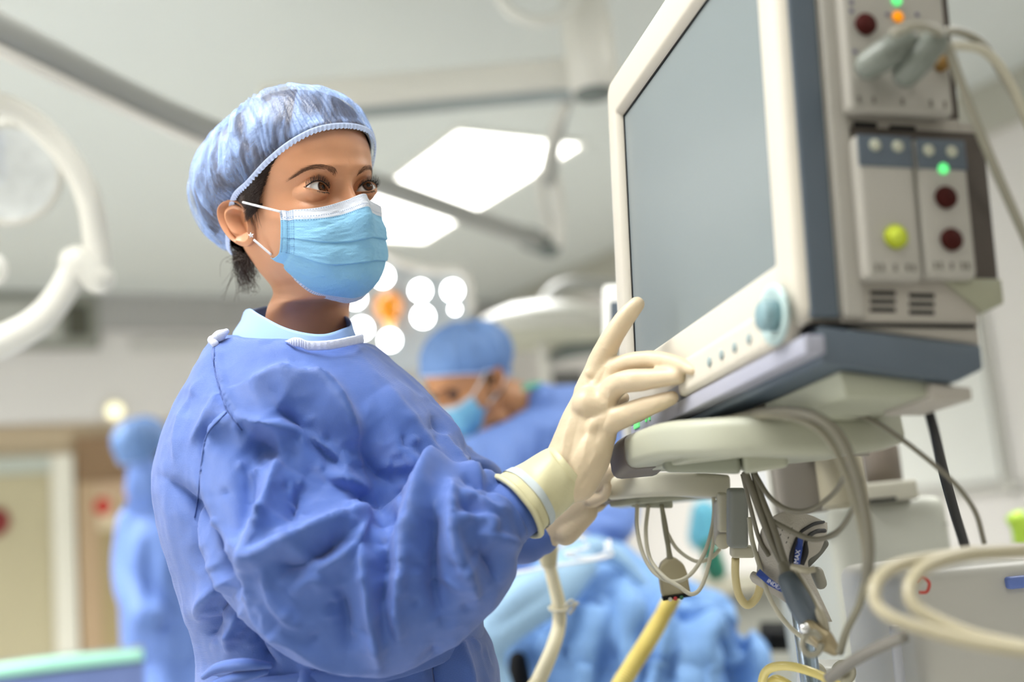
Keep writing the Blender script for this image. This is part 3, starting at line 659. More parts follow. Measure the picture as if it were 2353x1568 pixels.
# eyes
GAZE = {-1: (741.5, 429), 1: (846, 425.5)}
for s_ in (-1, 1):
    ec = np.array([s_*EX, EY, EZ]); ew = hw(ec[None])[0]; R_ = .0124
    tx, ty = GAZE[s_]; cc = w2c(ew); best = None
    dxy = np.array([(tx-CX)/FPX*(cc[2]-.01)-cc[0], -(ty-CY)/FPX*(cc[2]-.01)-cc[1]])/R_; n2 = min(dxy@dxy, .9); g = np.array([dxy[0], dxy[1], -math.sqrt(1-n2)]); g /= np.linalg.norm(g)
    gw = Rt*g[0]+Up*g[1]+Fw*g[2]
    seg = 96; a = np.cross(gw, [0, 0, 1.0]); a /= np.linalg.norm(a); b = np.cross(gw, a); t = np.linspace(0, 2*math.pi, seg, endpoint=False)
    rings = []; colr = []
    for q in np.r_[np.linspace(.002, .62, 60), np.linspace(.66, math.pi-.01, 30)]:
        rr = R_*(1+.045*math.exp(-(q/.42)**4)); rings.append(ew+(np.cos(t)[:, None]*a+np.sin(t)[:, None]*b)*rr*math.sin(q)+gw*rr*math.cos(q))
        rad = R_*math.sin(q)
        if q < 1 and rad < .0024: c_ = np.tile([.004, .003, .003], (seg, 1))
        elif q < 1 and rad < .0062:
            f = .75+.5*vnoise(np.stack([t*16, t*0+rad*300, t*0], -1)); base_ = np.array([.11, .034, .008]) if rad < .0050 else np.array([.035, .016, .008]); c_ = base_*f[:, None]
        else: c_ = np.tile([.80, .78, .78], (seg, 1)) if rad > .0068 else np.tile([.35, .32, .31], (seg, 1))
        colr.append(c_)
    V, F = loft(rings)
    mesh('eyeball', V, F, M_eye, nurse, colors=np.concatenate(colr))
# brows
def brow(s_, out_px, n=300):
    C = resample(out_px, 40); paths = []
    for i in range(n):
        f = .04+.96*RNG.rand()**.85; p = C[int(f*39)]; wd = np.interp(f, [0, .15, .5, .8, 1], [.0056, .0060, .0050, .0034, .0010]); off = (RNG.rand()-.5)*wd
        x0, z0 = p[0], p[1]+off; ln = np.interp(f, [0, .5, 1], [.0055, .0075, .006])*(.7+.5*RNG.rand()); ang = np.interp(f, [0, .2, .6, 1], [1.15, .65, .15, -.28])+RNG.randn()*.14-off*60
        pts = []
        for k in range(4):
            q = k/3; pts.append((s_*(x0+math.cos(ang)*ln*q), 0, z0+math.sin(ang)*ln*q-.001*q*q))
        paths.append(pts)
    return paths
from mathutils.bvhtree import BVHTree
_bv = BVHTree.FromPolygons(VH[F0.min():].tolist() if False else VH.tolist(), [tuple(f) for f in F0.tolist()])
def on_face(x, z, lift=.0004):
    h = _bv.ray_cast(Vector((x, .2, z)), Vector((0, -1, 0)))[0]
    return np.array([x, (h.y if h else .05)+lift, z])
for s_ in (-1, 1):
    ps = [[on_face(p[0], p[2], .0003+.0005*k/3) for k, p in enumerate(P)] for P in brow(s_, [(.0115, .0125, 0), (.0200, .0178, 0), (.0310, .0215, 0), (.0400, .0208, 0), (.0485, .0150, 0)])]
    V, F = strands(ps, 0.00010, .00003, 3, 6); mesh('eyebrow', hw(V), F, M_brow, nurse)
# lashes and liner
for s_ in (-1, 1):
    ps = []
    for i in range(74):
        f = .06+.94*i/73; x = .0168+.0279*f+RNG.randn()*.0002; b_, zu, zl = lid_curves(np.array([x])); z = zu[0]; y = EY+math.sqrt(max(.0136**2-((x-EX)*.86)**2-(z-EZ)**2, 1e-7))
        L_ = np.interp(f, [0, .3, .75, 1], [.0030, .0054, .0070, .0058])*(.65+.5*RNG.rand()); sx = (f-.42)*.9+RNG.randn()*.09
        p0 = np.array([s_*x, y, z]); dr = np.array([s_*sx, .80, .25]); dr /= np.linalg.norm(dr)
        ps.append([p0, p0+dr*L_*.45+np.array([0, 0, .0004]), p0+dr*L_*.75+np.array([0, 0, .0028]), p0+dr*L_*.85+np.array([0, 0, .0060])*L_/.009])
    for i in range(20):
        f = .15+.8*i/29; x = .0168+.0279*f; b_, zu, zl = lid_curves(np.array([x])); z = zl[0]; y = EY+math.sqrt(max(.0136**2-((x-EX)*.86)**2-(z-EZ)**2, 1e-7)); sx = (f-.45)*.8+RNG.randn()*.2
        p0 = np.array([s_*x, y, z]); dr = np.array([s_*sx, .55, -.7]); dr /= np.linalg.norm(dr); ps.append([p0, p0+dr*.0017, p0+dr*.0033])
    V1, F1 = strands(ps, .00027, .00005, 4, 8)
    xs = np.linspace(.0185, .0452, 30); b_, zu, zl = lid_curves(xs); yy = EY+np.sqrt(np.clip(.0139**2-((xs-EX)*.86)**2-(zu-EZ)**2, 1e-8, None))
    V2, F2 = tube(np.stack([s_*xs, yy, zu+.0002], -1), [.0002]+[.0007]*8+[.0005], 6, 40)
    V, F = join([(V1, F1), (V2, F2)]); mesh('eyelashes', hw(V), F, M_lash, nurse)
# hair: dark mass under the cap, hairline at the temple, nape wisps
Vc, Fc, rim = cap(wr=.5)
cen = np.array([0, -.040, .030]); Vi = cen+(Vc-cen)*.957; hair_parts = [(Vi, [tuple(f) for f in Fc.tolist()])]
Vs, Fs = head_surface(160, 200, eyes=False)
xh, yh, zh = Vs.T
line = np.interp(zh, [-.05, -.030, -.018, -.004, .012, .030, .045, .062, .075], [-.045, -.020, .004, .014, .024, .036, .052, .070, .09])   # hairline y at height z (side)
front_ok = (yh < line+.010*vnoise(np.stack([xh*0, yh*0, zh*160], -1)))
keep = front_ok & (zh > np.interp(yh, [-.12, -.075, -.06, -.03, -.012, .02], [-.125, -.115, -.03, .0, -.006, -.014]))
nrm = np.stack([xh, yh+.02, zh*.3], -1); nrm /= np.linalg.norm(nrm, axis=1)[:, None]
edge = np.clip((line-yh)/.02, 0, 1); Vh2 = Vs+nrm*(.0005+.0030*edge)[:, None]
kf = keep[Fs].all(1); hair_parts.append((Vh2, [tuple(f) for f in Fs[kf].tolist()]))
V, F = join(hair_parts); hair = mesh('hair', hw(V), F, M_hair, nurse)
ps = []
for i in range(1100):   # temple hair combed back toward the ear
    z0 = RNG.uniform(-.012, .058); y0 = np.interp(z0, [-.018, -.004, .012, .030, .045, .062], [.004, .014, .024, .036, .052, .068])+RNG.randn()*.0015
    if z0 > np.interp(y0, [-.023, .006, .036, .064, .083], [.010, .021, .037, .051, .060])-.001: continue
    L_ = RNG.uniform(.035, .055); P = []
    for k in range(6):
        q = k/5; y = y0-L_*q; z = z0-.018*q-.004*math.sin(q*3)*RNG.rand()
        xx_ = np.interp(y, [-.06, -.02, .02, .045, .07], [.0735, .0735, .069, .0605, .046])-max(0, z-.02)*.12+.0035*min(1, q*3)+.0003*RNG.randn(); P.append((-xx_, y, z))
    P = [q for q in P if q[1] > (-.010 if q[2] < .010 else -.03)]
    if len(P) > 2: ps.append(P)
for i in range(26):    # short loose wisps in front of the ear
    z0 = RNG.uniform(-.012, -.002); y0 = RNG.uniform(-.006, .014); P = [(-np.interp(y0, [-.02, .02], [.0728, .0690])-.001, y0, z0), (-.0715, y0+.002, z0-.009), (-.0705, y0+.001+RNG.randn()*.003, z0-.018-RNG.rand()*.006)]; ps.append(P)
V, F = strands(ps, .00020, .00005, 3, 10); mesh('strand_bundle', hw(V), F, M_strand, hair)
ps = []
for i in range(240):   # nape hair under the cap, falling behind the neck
    xr = RNG.uniform(-.058, -.020); st = np.array([xr, -.070-RNG.rand()*.018, -.035-RNG.rand()*.02]); tx, ty = RNG.uniform(552, 592), RNG.uniform(600, 668)
    en = h_from_px(tx, ty, xr*.75-.004); m1 = h_from_px(535+RNG.rand()*38, 575+RNG.rand()*25, xr-.002)
    cu = RNG.randn(3)*.004; m2 = m1*.45+en*.55+cu; ps.append([st, m1, m2, en+RNG.randn(3)*.002, en+np.array([RNG.randn()*.004, -.004+RNG.randn()*.006, -.006*RNG.rand()])])
for i in range(16):    # stray fly-aways
    st = h_from_px(545, 570+RNG.rand()*60, -.045); en = h_from_px(500+RNG.rand()*50, 590+RNG.rand()*110, -.045); ps.append([st, (st+en)/2+RNG.randn(3)*.004, en])
V, F = strands(ps, .00034, .0001, 3, 16); mesh('nape_wisps', hw(V), F, M_strand, hair)
# cap
Vc, Fc, rim = cap(nphi=640, nt=220); VcW = hw(Vc)
CC = [(2.6, 5, 9, [(516, 458), (530, 400), (568, 320), (612, 262), (650, 225)]), (-2.2, 8, 8, [(522, 440), (552, 370), (600, 300), (650, 250)]), (2.4, 5, 9, [(524, 452), (560, 380), (610, 318), (668, 282)]), (-2, 8, 8, [(545, 430), (590, 362), (640, 312)]),
 (2.6, 5, 8, [(512, 456), (505, 400), (512, 330), (535, 268), (570, 235)]), (-2.4, 8, 8, [(508, 440), (495, 380), (500, 310), (525, 255)]), (2.2, 5, 8, [(508, 460), (485, 410), (470, 350), (480, 300)]), (-2, 9, 9, [(498, 450), (470, 400), (460, 350)]),
 (2.4, 5, 8, [(506, 468), (475, 455), (445, 430)]), (2.2, 5, 8, [(508, 480), (480, 490), (450, 480)]), (2.2, 5, 8, [(512, 495), (490, 505), (465, 520)]), (-2, 8, 8, [(500, 476), (470, 475), (446, 460)]), (2, 4, 7, [(516, 505), (500, 520), (485, 525)]),
 (2, 4, 6, [(560, 300), (600, 290), (640, 268)]), (2, 4, 6, [(585, 335), (625, 322), (668, 300)]), (2, 4, 6, [(590, 250), (630, 262), (660, 290)]), (1.6, 4, 6, [(460, 380), (500, 370), (530, 372)]), (1.6, 4, 6, [(450, 410), (490, 402)]), (1.6, 4, 6, [(470, 330), (500, 335), (520, 345)]),
 (1.5, 4, 6, [(540, 345), (575, 352), (600, 368)]), (1.5, 3, 5, [(560, 385), (590, 392)]), (1.5, 4, 5, [(690, 225), (730, 262), (770, 285)])]
VcW = creases(VcW, Fc, CC, K=1.25); mesh('bouffant_cap', VcW, Fc, M_cap, nurse)
Vr, Fr = ruffle(rim); cap_o = nurse.children[-1]; mesh('elastic_ruffle', hw(Vr), Fr, M_ruf, cap_o)
# mask
Vm, Fm, mu, mv = mask_surf(760, 540)
blue = np.array(lin('#98d1f3')[:3]); wht = np.array(lin('#e9ecf6')[:3]); ink = np.array(lin('#5d86b8')[:3])
col_ = np.tile(blue, (len(Vm), 1)); wb_ = sstep(.135, .128, mv)[:, None] if False else ((mv < .150)*1.0)[:, None]; col_ = col_*(1-wb_)+wht*wb_
wb2 = ((mv > .945)*1.0)[:, None]; col_ = col_*(1-wb2)+wht*wb2
def dots(u, v, u0, v0, du, dv, r):   # rows of ultrasonic weld dots
    uu = ((u-u0)/du+.5) % 1-.5; return (uu*du/.62)**2+((v-v0)*1.0)**2 < r*r
dd = np.zeros(len(Vm), bool)
for v0 in (.022, .118, .158): dd |= dots(mu, mv, 0, v0, .026, 0, .0062)
for v0 in (.955, .972, .988): dd |= dots(mu, mv, 0, v0, .026, 0, .0062)
for u0 in (-.985, -.945, -.925, -.905, -.885):
    vv = ((mv)/.022+.5) % 1-.5; dd |= (((mu-u0)*.62)**2+(vv*.022)**2 < .0052**2) & (mv < .62)
col_[dd] = ink
mask = mesh('surgical_mask', hw(Vm), Fm, M_mask, nurse, colors=col_)
sm = mask.modifiers.new('thick', 'SOLIDIFY'); sm.thickness = .0008; sm.offset = -1
for s_ in (-1, 1):
    e0 = np.array([s_*.0610, .0410, -.0190]); e1 = np.array([s_*.0600, .0100, -.0600]); k_ = h_from_px(558, 465, -.0775); k2 = h_from_px(583, 551, -.0745)
    for a_, c_ in ((e0, k_), (e1, k2)):
        c_ = np.array([s_*abs(c_[0]), c_[1], c_[2]]); mid = (a_+c_)/2+np.array([s_*.0022, 0, 0]); back = c_+np.array([0, -.022, .004 if c_[2] > -.03 else .006])
        mesh('ear_loop', *[hw(q) if i == 0 else q for i, q in enumerate(tube([a_+np.array([s_*.0012, .003, 0]), c_], .00125, 8, 12))], M_strap, mask)
# star earring
ec_ = h_from_px(577, 541, -.0800); wq = hw(ec_[None])[0]; nn_ = (CAM-wq)/np.linalg.norm(CAM-wq); ea = Rt-nn_*(Rt@nn_); ea /= np.linalg.norm(ea); eb = np.cross(nn_, ea); st = []
for k in range(10):
    r = .0034 if k % 2 == 0 else .0016; q = math.pi/2+k*math.pi/5+.15; st.append(wq+ea*r*math.cos(q)+eb*r*math.sin(q))
mesh('star_earring', *prism(st, nn_*.0016, .0003, 1), mat('silver', '#e8e8ea', .15, 1.0, bump=.6, bscale=1500), nurse, smooth=False)
# ---------------------------------------------------------------- gown
def pring(L, R_, d, m, n=48, tilt=0.0):
    """cross-section through two silhouette points at depth d with half thickness m"""
    a = W(L[0], L[1], d); b = W(R_[0], R_[1], d); c = (a+b)/2; h = (b-a)/2; t = np.linspace(0, 2*math.pi, n, endpoint=False)
    return c+np.cos(t)[:, None]*h+np.sin(t)[:, None]*(Fw*m)
TR = [((540, 772), (835, 792), 1.235, .066), ((492, 782), (868, 806), 1.235, .085), ((447, 862), (925, 855), 1.225, .112), ((405, 950), (985, 915), 1.22, .128),
      ((372, 1040), (1035, 990), 1.22, .138), ((362, 1110), (1060, 1060), 1.22, .142), ((372, 1190), (1085, 1160), 1.22, .142), ((400, 1290), (1100, 1270), 1.22, .138), ((432, 1390), (1105, 1370), 1.22, .132),
      ((458, 1470), (1098, 1425), 1.22, .128), ((462, 1530), (1125, 1470), 1.22, .132), ((450, 1590), (1150, 1550), 1.22, .140)]
rings = [pring(*q) for q in TR]
L_ = resample([[q[0][0], q[0][1], 0] for q in TR], 60); R_ = resample([[q[1][0], q[1][1], 0] for q in TR], 60); DM = resample([[q[2], q[3], 0] for q in TR], 60)
rings = [pring(L_[i][:2], R_[i][:2], DM[i][0], DM[i][1]) for i in range(60)]
cw = rings[-1].mean(0); t_ = np.linspace(0, 2*math.pi, 48, endpoint=False)
for z, k in ((.75, .98), (.6, 1.02), (.45, 1.06), (.36, 1.08)):
    c_ = np.array([cw[0], cw[1], z]); h = (rings[59][0]-rings[59][24])/2; h[2] = 0
    rings.append(c_+k*(np.cos(t_)[:, None]*h+np.sin(t_)[:, None]*np.array([0, .14, 0])))
torso = loft(rings)
sleeve = pchain([(548, 880, 1.195, 88), (540, 960, 1.175, 112), (568, 1075, 1.145, 138), (632, 1205, 1.115, 172), (730, 1310, 1.095, 188), (850, 1365, 1.085, 182), (965, 1318, 1.085, 172), (1055, 1240, 1.085, 165), (1112, 1200, 1.09, 142), (1142, 1185, 1.093, 110), (1172, 1172, 1.095, 76)], 40, 8)
farsl = pchain([(985, 1060, 1.30, 75), (1045, 1130, 1.32, 92), (1120, 1200, 1.33, 95), (1200, 1235, 1.32, 62), (1235, 1230, 1.315, 48)], 28, 6)
VG, FG = remeshed([torso, sleeve, farsl], .0028, 6)
FG = np.asarray(FG)
# finer where it matters: one linear subdivision by midpoint is left to the modifier; folds follow
CR = [
 (9, 12, 42, [(568, 883), (640, 866), (700, 880), (751, 899), (806, 977), (828, 1043)]),
 (-13, 34, 34, [(634, 930), (680, 975), (717, 1010), (795, 1080)]),
 (9, 16, 34, [(540, 958), (607, 977), (684, 988), (751, 1027), (784, 1060), (801, 1098)]),
 (-9, 26, 26, [(575, 1005), (610, 1035), (650, 1052)]),
 (7, 14, 26, [(745, 1093), (789, 1096), (828, 1115), (845, 1135)]),
 (8, 26, 26, [(645, 1010), (629, 1076), (618, 1132), (601, 1198), (585, 1254), (568, 1314)]),
 (-6, 18, 18, [(574, 1054), (566, 1143), (551, 1231)]),
 (-9, 30, 30, [(700, 1100), (680, 1150), (660, 1200)]),
 (11, 14, 34, [(574, 1262), (596, 1276), (640, 1259), (684, 1242), (751, 1215), (820, 1192), (850, 1178)]),
 (-8, 20, 20, [(640, 1290), (690, 1300), (751, 1264), (801, 1231)]),
 (7, 12, 20, [(673, 1254), (712, 1287), (740, 1303), (784, 1287), (817, 1254), (838, 1215)]),
 (-7, 22, 22, [(860, 1210), (880, 1190), (920, 1180)]),
 (8, 20, 20, [(832, 1250), (839, 1337), (850, 1420), (872, 1530)]),
 (-7, 26, 26, [(780, 1340), (790, 1420), (800, 1500)]),
 (8, 20, 20, [(939, 1198), (933, 1254), (922, 1320), (906, 1392), (917, 1475)]),
 (-8, 24, 24, [(890, 1230), (885, 1310), (880, 1400), (890, 1480)]),
 (9, 18, 24, [(1044, 1121), (1041, 1176), (1044, 1242), (1066, 1309), (1094, 1375)]),
 (-9, 22, 22, [(1000, 1180), (990, 1260), (1000, 1350), (1020, 1430)]),
 (11, 16, 30, [(1050, 1060), (1016, 1086), (989, 1126), (967, 1176), (950, 1220)]),
 (6, 12, 20, [(1050, 1060), (1105, 1080), (1149, 1100)]),
 (-6, 12, 12, [(1060, 1100), (1100, 1110), (1140, 1130)]), (5, 10, 14, [(1060, 1132), (1122, 1170), (1150, 1180)]), (-4, 10, 10, [(1055, 1165), (1110, 1190)]),
 (5, 9, 14, [(1044, 1204), (1080, 1192), (1140, 1200)]), (5, 9, 14, [(1090, 1226), (1140, 1238), (1188, 1259)]), (-5, 14, 14, [(1080, 1260), (1120, 1290), (1140, 1340)]),
 (5, 12, 12, [(1120, 1130), (1160, 1180), (1200, 1240)]),
 (7, 18, 18, [(568, 1325), (607, 1414), (684, 1462), (773, 1520), (861, 1538)]),
 (4, 12, 22, [(668, 1364), (717, 1331), (751, 1353)]), (5, 14, 14, [(610, 1300), (640, 1380), (700, 1440)]),
 (-3.5, 5, 5, [(488, 792), (491, 855), (513, 921), (540, 966), (560, 990)]), (3, 9, 9, [(502, 792), (506, 855), (528, 918), (552, 955)]),
 (-4.5, 6, 6, [(518, 949), (474, 999), (463, 1065), (455, 1143), (446, 1193)]), (3.5, 14, 14, [(530, 965), (490, 1005), (476, 1065), (468, 1143)]),
 (3, 10, 10, [(468, 866), (430, 920), (413, 966), (402, 1060)]), (3, 10, 10, [(500, 900), (480, 960), (440, 1020)]), (-3, 14, 14, [(440, 900), (420, 960)]),
 (-8, 16, 16, [(380, 1100), (420, 1140), (455, 1190), (490, 1262), (518, 1325), (560, 1375)]),
 (6, 12, 22, [(518, 1336), (479, 1381), (463, 1430)]), (-6, 16, 16, [(530, 1370), (500, 1420), (480, 1470)]), (5, 10, 16, [(560, 1400), (540, 1450), (530, 1500)]), (-6, 14, 14, [(590, 1440), (600, 1500), (640, 1540)]),
 (5, 26, 50, [(880, 890), (906, 932), (939, 977), (978, 1043), (1000, 1110)]), (-7, 44, 44, [(812, 1000), (861, 1070), (917, 1120)]),
 (4, 8, 12, [(1005, 1010), (1016, 1054), (1024, 1090)]), (5, 14, 24, [(1005, 921), (1028, 988), (1052, 1040)]), (-4, 10, 10, [(985, 960), (1010, 1010)]),
 (3, 20, 20, [(700, 850), (760, 930), (820, 1000)]), (3, 12, 18, [(900, 1000), (930, 1060), (960, 1120)]),
 (-4, 10, 10, [(1165, 1470), (1170, 1568), (1180, 1640)]), (5, 16, 16, [(1050, 1470), (1070, 1568), (1080, 1640)]), (-5, 18, 18, [(1000, 1480), (1010, 1600)]), (5, 16, 16, [(700, 1540), (720, 1620)])]
for i in range(150):   # small crumples over the sleeve
    x0, y0 = RNG.uniform(470, 1150), RNG.uniform(960, 1500); a_ = RNG.uniform(-.9, 1.6); l_ = RNG.uniform(15, 45)
    CR.append((RNG.choice([-1.6, 1.6, 2.2]), 7, 9, [(x0, y0), (x0+l_*math.cos(a_), y0+l_*math.sin(a_))]))
VG = relax(creases(VG, FG, CR, K=2.9), FG, 1, .4)
N_ = vnormals(VG, FG); VG = VG+N_*(.0012*vnoise(VG*34)+.0005*vnoise(VG*90)+.0050*(.45-np.abs(vnoise(VG*np.array([16, 16, 9])+3)))+.0020*(.45-np.abs(vnoise(VG*38+9))))[:, None]
gown = mesh('gown', VG, FG, M_gown, nurse)
_gb = BVHTree.FromPolygons(VG.tolist(), [tuple(f) for f in FG.tolist()])
def on_gown(px, py, lift=.0003):
    d_ = ray(px, py); d_ = d_/np.linalg.norm(d_); h = _gb.ray_cast(Vector(CAM), Vector(d_))[0]
    return np.array(h)-d_*lift
M_seam = mat('seam_thread', '#38528f', .7)
for pl_ in ([(492, 796), (494, 855), (513, 921), (534, 958), (556, 990)], [(520, 948), (476, 999), (463, 1065), (455, 1143), (447, 1190)]):
    q_ = resample([(x, y, 0) for x, y in pl_], 60); mesh('sewn_seam', *tube([on_gown(x, y) for x, y, _ in q_], .0008, 6, 120), M_seam, gown)
# neckline: undershirt collar, white binding, shoulder tie
def band(pts, wd, th, n=6, up=None): return tube([W(*p) for p in pts], wd, 12, 60, ell=th)
co = [(570, 728, 1.28), (578, 724, 1.24), (600, 738, 1.205), (650, 765, 1.18), (700, 780, 1.17), (745, 783, 1.175), (786, 770, 1.20), (804, 760, 1.24), (794, 742, 1.285), (740, 725, 1.32), (640, 715, 1.325)]
P1 = resample([W(*c) for c in co], 90, True); cc_ = P1.mean(0); outw = P1-cc_; dn = -Up
rg = [P1+Up*.006, P1+Up*.0035+outw*.03, P1-Up*.006+outw*.08, P1-Up*.02+outw*.22, P1-Up*.045+outw*.35, P1-Up*.07+outw*.3]
sh = mesh('scrub_collar', *loft([np.array(r) for r in rg], caps=False), M_shirt, nurse); sm_ = sh.modifiers.new('thick', 'SOLIDIFY'); sm_.thickness = .0015
bn = [(655, 784, 1.15), (670, 786, 1.143), (690, 788, 1.14), (710, 795, 1.14), (760, 793, 1.145), (806, 784, 1.165), (834, 778, 1.20)]
Pb = resample([W(*p) for p in bn], 70); ob_ = Pb-cc_; ob_ -= Up*(ob_@Up)[:, None]; ob_ /= np.linalg.norm(ob_, axis=1)[:, None]; hb_ = (.0048*sstep(-.02, .25, np.linspace(0, 1, 70)))[:, None]
gb = mesh('neck_binding', *loft([np.array([Pb[i]+Up*hb_[i]*c_+ob_[i]*(.0012*s_+.0006*math.sin(i*1.9)) for c_, s_ in ((1, 0), (.7, 1), (-.7, 1.6), (-1, .6), (-.7, -1), (.7, -1))]) for i in range(70)]), M_bind, gown)
mesh('shoulder_tie', *join([chain([W(490, 782, 1.17), W(505, 772, 1.17), W(520, 762, 1.175)], [.0045, .006, .003]), chain([W(488, 782, 1.17), W(494, 790, 1.165)], [.005, .004])]), M_bind, gown)
# waist tie
wt = []
for L1, R1, k in (((462, 1512), (1104, 1402), 1.0), ((459, 1520), (1109, 1406), 1.03), ((461, 1560), (1113, 1452), 1.03), ((464, 1566), (1110, 1458), 1.0)):
    wt.append(pring(L1, R1, 1.22, .134*k, 80))
mesh('waist_tie', *loft(wt, caps=False), M_gown, gown)
kn = [chain([W(620, 1530, 1.075), W(560, 1528, 1.07), W(500, 1536, 1.075), W(468, 1556, 1.08)], [.003, .006, .005, .003]), chain([W(610, 1545, 1.075), W(540, 1560, 1.07), W(480, 1578, 1.075)], [.003, .006, .004])]
mesh('tie_end', *join(kn), M_gown, gown)
# legs and shoes below the picture
for sx in (-.09, .07):
    mesh('trouser_leg', *chain([np.array([cw[0]+sx, cw[1], .7]), np.array([cw[0]+sx, cw[1], .4]), np.array([cw[0]+sx, cw[1], .09])], [.08, .065, .055]), M_shirt, nurse)
    mesh('shoe', *chain([np.array([cw[0]+sx-.02, cw[1], .045]), np.array([cw[0]+sx+.16, cw[1]-.04, .04])], [.045, .04]), M_white, nurse)
# ---------------------------------------------------------------- gloved hands
HD = 1.10
def ch(pts, d0=0): return pchain([(x, y, d+d0, r) for x, y, d, r in pts], 18, 7)
right = [
 ch([(1292, 1105, 1.10, 60), (1318, 1050, 1.105, 62), (1340, 985, 1.11, 57), (1358, 925, 1.115, 46), (1366, 880, 1.118, 34)]),
 ch([(1325, 1105, 1.095, 52), (1352, 1050, 1.095, 52), (1380, 1000, 1.095, 38), (1392, 965, 1.095, 32)]),
 ch([(1352, 930, 1.10, 40), (1385, 930, 1.095, 32)]),
 ch([(1355, 905, 1.118, 38), (1374, 850, 1.118, 32), (1398, 792, 1.112, 27), (1432, 738, 1.11, 24), (1464, 700, 1.108, 19)]),
 ch([(1372, 905, 1.112, 34), (1398, 862, 1.108, 27), (1440, 836, 1.10, 24), (1500, 827, 1.08, 22), (1556, 836, 1.05, 19), (1594, 852, 1.022, 12)]),
 ch([(1378, 935, 1.10, 34), (1404, 898, 1.092, 29), (1434, 878, 1.08, 27), (1490, 872, 1.065, 25), (1557, 865, 1.045, 20)]),
 ch([(1374, 985, 1.095, 38), (1408, 967, 1.088, 30), (1455, 948, 1.08, 27), (1505, 929, 1.065, 23), (1543, 915, 1.055, 18)]),
 ch([(1320, 1010, 1.13, 34), (1362, 955, 1.15, 30), (1405, 925, 1.155, 22), (1432, 915, 1.155, 16)])]
VR, FR = remeshed(right, .0015, 14); FR = np.asarray(FR)
HC = [(-2.2, 5, 5, [(1345, 858), (1356, 872), (1366, 862)]), (1.6, 5, 6, [(1348, 850), (1352, 868)]), (-2, 9, 9, [(1392, 842), (1380, 868), (1372, 900)]),
 (1.6, 7, 10, [(1318, 930), (1300, 1000), (1290, 1060)]), (-1.2, 8, 8, [(1338, 940), (1318, 1010), (1310, 1060)]), (1.5, 7, 9, [(1362, 960), (1345, 1030), (1340, 1060)]), (-1.3, 8, 8, [(1380, 960), (1366, 1020)]),
 (1.4, 6, 8, [(1408, 905), (1396, 930), (1400, 950)]), (-1.6, 7, 7, [(1398, 950), (1386, 975), (1384, 1000)]), (1.2, 6, 6, [(1370, 1040), (1350, 1080)]), (-1.2, 7, 7, [(1358, 1090), (1330, 1120)]),
 (1.0, 5, 7, [(1398, 880), (1404, 900), (1398, 918)]), (-.8, 5, 5, [(1432, 850), (1440, 872)]), (.8, 5, 5, [(1385, 800), (1408, 806)]), (-.7, 4, 4, [(1420, 745), (1440, 760)])]
VR = creases(VR, FR, HC, K=1.3); N_ = vnormals(VR, FR); VR = VR+N_*(.0003*vnoise(VR*120)+.0005*vnoise(VR*45))[:, None]
gl = mesh('glove', VR, FR, M_glove, nurse)
# cuff with rolled rim
cuff = [W(1188, 1166, 1.085), W(1240, 1126, 1.095), W(1290, 1088, 1.10), W(1312, 1070, 1.10)]
P = resample(cuff, 40); rr = np.interp(np.linspace(0, 1, 40), [0, .1, .5, .8, 1], [.0368, .0360, .0325, .0295, .0270]); T, N, B = frames(P); a = np.linspace(0, 2*math.pi, 64, endpoint=False)
rgs = []
for i in range(40):
    wob = 1+.02*np.sin(a*3+i*.15)+.012*np.sin(a*7+i*.3); rgs.append(P[i]+rr[i]*(np.cos(a)*wob)[:, None]*N[i]+rr[i]*(np.sin(a)*wob*.92)[:, None]*B[i])
cf = mesh('glove_cuff', *loft(rgs, caps=False), M_glove2, gl); s_ = cf.modifiers.new('thick', 'SOLIDIFY'); s_.thickness = .0012
mesh('rolled_rim', *tube(rgs[0], .0032, 10, 90, closed=True), M_glove2, cf)
mesh('grey_band', *loft([rgs[k]+(rgs[k]-P[k])*.03 for k in (5, 6, 7, 8, 9)], caps=False), mat('cuff_band', '#b9c2c4', .5), cf)
mesh('inner_sleeve', *chain([P[0]-T[0]*.03, P[6], P[16]], [.030, .030, .025]), M_gown, gown)
left = [
 ch([(1240, 1235, 1.315, 40), (1285, 1200, 1.31, 40), (1330, 1158, 1.30, 36), (1362, 1118, 1.295, 30)]), ch([(1300, 1225, 1.30, 30), (1345, 1175, 1.30, 30)]),
 ch([(1358, 1125, 1.29, 26), (1382, 1098, 1.27, 21), (1405, 1080, 1.262, 17), (1436, 1076, 1.26, 14)]),
 ch([(1362, 1110, 1.31, 22), (1395, 1070, 1.30, 18), (1428, 1054, 1.295, 13)]),
 ch([(1365, 1130, 1.31, 22), (1402, 1062, 1.33, 14), (1430, 1045, 1.33, 11)]),
 ch([(1362, 1150, 1.28, 18), (1388, 1140, 1.27, 13), (1396, 1118, 1.265, 11)]), ch([(1352, 1160, 1.32, 20), (1372, 1165, 1.33, 14), (1392, 1150, 1.34, 11)])]
VL, FL = remeshed(left, .0018, 6); gl2 = mesh('glove', VL, np.asarray(FL), M_glove, nurse); gl2['label'] = 'left latex glove gripping the tray handle'
